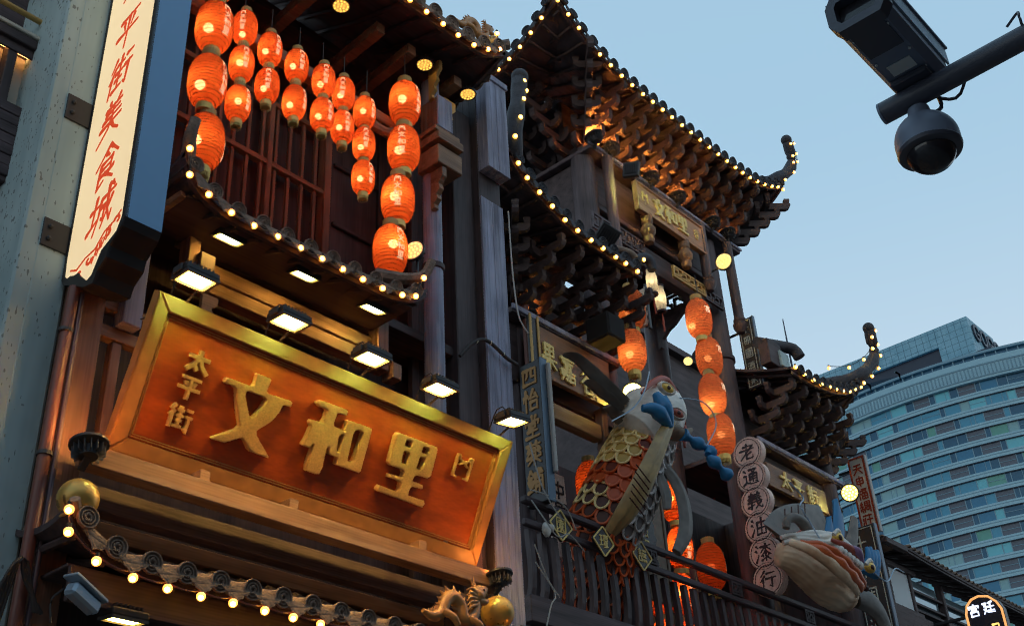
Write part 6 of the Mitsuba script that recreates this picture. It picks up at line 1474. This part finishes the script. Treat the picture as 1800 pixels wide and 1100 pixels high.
for k in range(nfl):
    z = TOPZ - 4.4 - (k + 1) * FH
    z0, z1 = z + 1.05, z + FH
    a = math.radians(140) + (k * .37 % 1.0) * bay * 1.1
    j = 0
    while a < math.radians(246):
        typ = j % 4
        w = (3.4, 1.0, 3.0, 1.7)[typ] * hr.uniform(.9, 1.12)
        mid = a + w / 2 / HR
        m = 'hotel_blind' if typ == 0 and hr.random() < .86 else hr.choice(['hotel_glass_a', 'hotel_glass_b', 'hotel_glass_c', 'hotel_glass_a', 'hotel_glass_c', 'hotel_glass_d', 'hotel_curtain', 'hotel_green'])
        if typ == 1: m = hr.choice(['hotel_glass_c', 'hotel_glass_c', 'hotel_glass_a'])
        cells.append((np.linalg.norm(HC + HR * np.array([math.cos(mid), math.sin(mid)])), pane(mid, w - .12, z0 + .1, z1 - .1, 0), m, a, z0, z1, k, mid))
        allstuff['hotel_frame'].append(pane(a, .16, z0, z1, .12))
        if typ == 0: allstuff['hotel_frame'].append(pane(mid, w - .2, (z0 + z1) / 2 - .05, (z0 + z1) / 2 + .05, .07))
        if typ == 2 and hr.random() < .5: allstuff['hotel_frame'].append(pane(mid + .6 / HR, .1, z0, z1, .08))
        a += w / HR; j += 1
shown = [c for c in cells if 2 <= c[6] + 2 and c[6] < 13 and math.radians(150) < c[7] < math.radians(212)]
shown = shown[:290]
ids = {id(c) for c in shown}
for c in shown:
    part(HO, 'window_pane', c[1], c[2])
for c in cells:
    if id(c) not in ids: allstuff[c[2]].append(c[1])
for m, l in allstuff.items():
    if l:
        k = part(HO, 'window_frame_grid' if m == 'hotel_frame' else 'far_window_band', cat(*l), m)
        labels[k] = {'kind': 'stuff'}
# glazed top storey, roof box with its bridge
part(HO, 'top_storey', ring(1, HR - 1.2, TOPZ - 1, TOPZ + 1.7, 0, 2 * math.pi, 120), 'hotel_glass_c')
part(HO, 'top_slab', ring(1, HR - .6, TOPZ + 1.7, TOPZ + 2.2, 0, 2 * math.pi, 120), 'hotel_frame')
part(HO, 'top_mullion_grid', cat(*[obox((*(HC + np.array([math.cos(q), math.sin(q)]) * (HR - 1.1)), TOPZ + .85), (.12, .15, .85), [[-math.sin(q), math.cos(q), 0], [math.cos(q), math.sin(q), 0], Z], .02) for q in np.radians(np.arange(150, 215, 1.6))]), 'hotel_frame')
labels[HO + '__top_mullion_grid'] = {'kind': 'stuff'}
for q in np.radians((172, 177, 182)):
    c = HC + np.array([math.cos(q), math.sin(q)]) * (HR + .3)
    part(HO, 'roof_davit', tube([(*c, TOPZ), (*c, TOPZ + 2.2), (*(c + [-.6, .5]), TOPZ + 2.7)], .2, 6), 'hotel_band')
def panels(p, n, uv):
    gx, gz = p.y * .62 + p.x * .62, p.z * .62
    e = dr.minimum(dr.abs(gx - dr.round(gx)), dr.abs(gz - dr.round(gz)))
    return mikit.mix((.05, .13, .19), mikit.mix((.15, .32, .41), (.20, .38, .47), mikit.cell_rand(gx + .5, gz + .5)), mikit.smoothstep(.02, .05, e))
procmat('hotel_panel', panels, .45)
part(HO, 'roof_box', box(246.8, 262, 74.2, 82.2, 109, 138, .05), 'hotel_panel')
part(HO, 'roof_bridge', box(246.8, 256, 82.2, 128, 133, 138, .05), 'hotel_panel')
part(HO, 'roof_bridge_soffit', extr(Polygon([(82.2, 133), (128, 133), (128, 129.5), (122, 129.5), (112, 131.2), (104, 131.5), (97, 130.9), (90, 129.6), (82.2, 126)]), 6, frame((247.6, 0, 0), Y, Z, X)), 'hotel_dark')
part(HO, 'roof_canopy', box(246, 272, 70.5, 74.0, 127.3, 128.2, .05), 'hotel_dark')
part(HO, 'roof_plant', box(249, 270, 71.5, 73.8, 109, 127.3, .05), 'hotel_glass_c')
for x in (262, 266, 270):
    part(HO, 'roof_railing', tube([(x, 71, 128.2), (x, 71, 131)], .15, 5), 'hotel_dark')
part(HO, 'roof_railing', tube([(260, 71, 131), (272, 71, 131)], .15, 5), 'hotel_dark')
tm = meshkit.text_mesh('GOGO', 4.0, .4, True)
part(HO, 'lettering', moved((np.asarray(tm.vertices) * [.95, 1, 1], np.asarray(tm.faces)), frame((247.9, 74.15, 132.6), X, Z, -Y)), 'hotel_dark')
solo('antenna', 'thin antenna mast rising behind the right roof of the gate tower', 'antenna', tube([(22.632, 10.925, 14.25), (22.632, 10.925, 15.86)], [.03, .012], 6), 'hotel_dark')

# ------------------------------------------------------------------ the low house at the right edge
LH = thing('low_house', 'low dark timber house with white wall panels at the lower right corner', 'building')
part(LH, 'wall', B((20.24, 9.43, 0.105), (34.5, 9.66, 8.845)), 'wood_dark_z')
plain('plaster_white', (.56, .62, .64), .8)
plain('window_sky', (.30, .42, .48), .08, .6)
part(LH, 'plaster_panel', B((20.183, 8.912, 8.063), (20.642, 9.027, 8.73)), 'plaster_white')
part(LH, 'plaster_panel', B((20.723, 8.912, 8.063), (21.562, 9.027, 8.799)), 'plaster_white')
part(LH, 'beam', B((20.125, 8.855, 8.799), (21.85, 9.016, 8.902)), 'wood_dark_x')
part(LH, 'beam', B((20.125, 8.855, 7.925), (21.85, 9.039, 8.063)), 'wood_dark_x')
part(LH, 'post', B((20.642, 8.878, 7.925), (20.723, 9.016, 8.902)), 'wood_dark_z')
part(LH, 'post', B((21.562, 8.878, 6.89), (21.654, 9.016, 8.902)), 'wood_dark_z')
part(LH, 'post', B((23, 8.878, 6.89), (23.115, 9.016, 8.902)), 'wood_dark_z')
part(LH, 'lower_block', B((20.125, 8.682, 6.085), (21.735, 9.085, 7.867)), 'wood_dark_x')
for x0, x1, z0, z1 in ((18.95, 19.9, 7.35, 7.62), (18.95, 19.9, 7.66, 7.84), (20.15, 21.4, 7.45, 7.8), (21.5, 22.8, 7.45, 7.8), (20.15, 21.4, 7.05, 7.38)):
    part(LH, 'window_pane', box(x0 * 1.15, x1 * 1.15, 8.97, 8.993, z0 * 1.15 - .24, z1 * 1.15 - .24, .004), 'window_sky')
for z in (7.3, 7.64, 7.42):
    part(LH, 'window_rail', box(21.677, 26.45, 8.901, 8.97, z * 1.15 - .28, z * 1.15 - .23, .004), 'wood_dark_x')
LR2 = numbered(LH + '__eave')
put(LR2, B((20.585, 9.66, 9.65), (34.5, 9.89, 9.765)), 'tile_dark')
eave(LR2, [(20.872, 8.567, 9.029), (22.425, 8.567, 8.96), (24.725, 8.567, 8.914), (29.9, 8.567, 8.891)], -Y, 8.902, 1.1, .5, .20, .055, ('wood_dark_x', 'tile_stone', 'tile_stone'), (0, 0), fh=.10, discs=False, raft=.5)
part(LR2, 'barge_board', B((20.067, 8.51, 8.983), (20.93, 8.625, 9.098)), 'wood_dark_x')
part(LR2, 'gable_sheet', B((20.067, 8.567, 9.11), (20.93, 9.545, 9.144)), 'tile_stone')
plain('neon_board', (.02, .02, .035), .3, clear=.5)
NS = thing('lit_sign', 'black arch-topped shop sign with an orange glowing border and white characters, lower right corner', 'sign')
arch = Polygon([(7.383, 5.6), (7.383, 7.833), (7.452, 7.994), (7.59, 8.132), (7.774, 8.178), (7.935, 8.143), (8.05, 8.04), (8.107, 7.879), (8.107, 5.6)])
nm = frame((21.85, 0, 0), Y, Z, -X)
part(NS, 'board', extr(arch, .14, frame((21.85, 0, 0), Y, Z, X)), 'neon_board')
part(NS, 'neon_border', extr(arch.buffer(-.012).difference(arch.buffer(-.05)), .02, nm), 'sign_cream', emit=(.95, .38, .06), w=1)
for ch, y, z, e in (('宮', 6.88, 7.08, (1.0, 1.15, 1.5)), ('廷', 6.64, 7.08, (1.0, 1.15, 1.5)), ('足', 6.60, 6.72, (1.3, .8, .16)), ('小', 6.90, 6.70, (1.3, .8, .16))):
    g = affinity.affine_transform(affinity.translate(glyph(ch, .10, True), -.5, -.5), [.22, 0, 0, .22, 0, 0])
    part(NS, 'character', extr(g, .02, frame((21.849, y * 1.15, z * 1.15 - .24), -Y, Z, -X)), 'sign_cream', emit=e, w=.4)
part(NS, 'bracket', B((21.873, 8.107, 7.81), (21.919, 9.43, 7.867)), 'black_metal')

# ------------------------------------------------------------------ street camera on its arm, close to the lens
plain('cctv_grey', (.17, .215, .30), .45, .1)
plain('cctv_dark', (.060, .068, .095), .4)
plain('cctv_bubble', (.012, .012, .018), .06, clear=1.0)
CP = thing('camera_pole', 'dark grey steel arm reaching in from the upper right with two surveillance cameras on it', 'pole')
part(CP, 'arm', tube([(2.74, .885, 3.83), (2.74, -2.6, 3.90)], .033, 24), 'cctv_dark', smooth=50)
part(CP, 'end_cap', tube([(2.74, .886, 3.83), (2.74, .893, 3.83)], .0332, 24), 'cctv_grey', smooth=50)
part(CP, 'mast', tube([(2.74, -2.6, 0), (2.74, -2.6, 4.3)], .09, 20), 'cctv_dark', smooth=50)
solo('arm_wire', 'thin black wire wound around the camera arm near the right edge', 'wire', tube(smooth_path([(2.74, .50, 3.90), (2.72, .46, 3.91), (2.70, .455, 3.88), (2.72, .46, 3.86), (2.76, .47, 3.875), (2.76, .44, 3.905), (2.74, .40, 3.915), (2.73, .36, 3.94), (2.74, .30, 3.935)], 40), .004, 5), 'cctv_dark')
DM = thing('dome_camera', 'dark dome surveillance camera hanging below the arm at the upper right', 'camera')
dm = frame((2.755, .795, 3.680), X, Y, Z)
R = .088
prof = [(R * .90, -.038), (R * 1.0, -.030), (R * 1.01, -.005)] + [(R * 1.01 * math.cos(q), R * 1.0 * math.sin(q)) for q in np.linspace(.05, 1.2, 9)] + [(.032, .099), (.030, .115), (.012, .118)]
part(DM, 'shell', lathe(prof, 40, dm), 'cctv_grey', smooth=35)
part(DM, 'skirt', lathe([(R * .86, -.047), (R * .98, -.041), (R * 1.015, -.032), (R * .99, -.027)], 40, dm), 'cctv_dark', smooth=35)
part(DM, 'bubble', lathe([(.001, -.100)] + [(.069 * math.cos(q), -.036 - .064 * math.sin(q)) for q in np.linspace(1.5, 0, 12)], 40, dm), 'cctv_bubble', smooth=True)
part(DM, 'bubble_ring', lathe([(.0695, -.042), (.074, -.046), (.074, -.039), (.0695, -.036)], 40, dm), 'steel_blue', smooth=35)
part(DM, 'neck', tube([(2.755, .795, 3.76), (2.75, .79, 3.82)], .022, 12), 'cctv_dark', smooth=50)
part(DM, 'cable', tube(smooth_path([(2.78, .77, 3.78), (2.80, .745, 3.80), (2.785, .74, 3.83), (2.76, .75, 3.85)], 12), .006, 6), 'cctv_dark')
BX_ = thing('box_camera', 'long boxy surveillance camera housing above the arm at the upper right', 'camera')
sec = Polygon([(-.058, 0), (.058, 0), (.078, .03), (.078, .09), (.06, .118), (-.06, .118), (-.078, .09), (-.078, .03)])
hm = frame((2.79, .772, 3.876), -Y, Z, -X)
part(BX_, 'housing', extr(sec, .35, hm), 'cctv_grey')
part(BX_, 'front_bezel', extr(sec.buffer(.006).difference(sec.buffer(-.02)), .045, hm @ frame((0, 0, .35), X, Y, Z)), 'cctv_dark')
part(BX_, 'front_glass', extr(sec.buffer(-.021), .012, hm @ frame((0, 0, .352), X, Y, Z)), 'cctv_bubble')
part(BX_, 'sun_hood', extr(sbox(-.088, .124, .088, .132), .40, hm @ frame((0, 0, -.03), X, Y, Z)), 'cctv_grey')
for s in (-1, 1):
    part(BX_, 'hood_side', extr(sbox(.080 * s - .003, .06, .080 * s + .003, .124), .38, hm @ frame((0, 0, -.02), X, Y, Z)), 'steel_blue')
part(BX_, 'belly_plate', extr(sbox(-.05, -.006, .05, -.001), .13, hm @ frame((0, 0, .235), X, Y, Z)), 'cctv_dark')
part(BX_, 'maker_plate', extr(sbox(-.035, -.0025, .035, -.0005), .05, hm @ frame((0, 0, .12), X, Y, Z)), 'plaster_white')
for q in (.02, .10, .20, .33):
    for sx in (-.05, .05):
        part(BX_, 'screw', lathe([(.004, -.004), (.004, 0)], 8, frame(np.array((2.79 - q, .772 + sx, 3.875)), X, Y, Z)), 'plaster_white')
part(BX_, 'signal_cable', tube(smooth_path([(2.80, .78, 3.90), (2.85, .76, 3.88), (2.84, .70, 3.84), (2.77, .62, 3.865), (2.76, .5, 3.875)], 16), .005, 6), 'cctv_dark')
part(BX_, 'mount', box(2.68, 2.80, .72, .83, 3.855, 3.875, .004), 'cctv_dark')
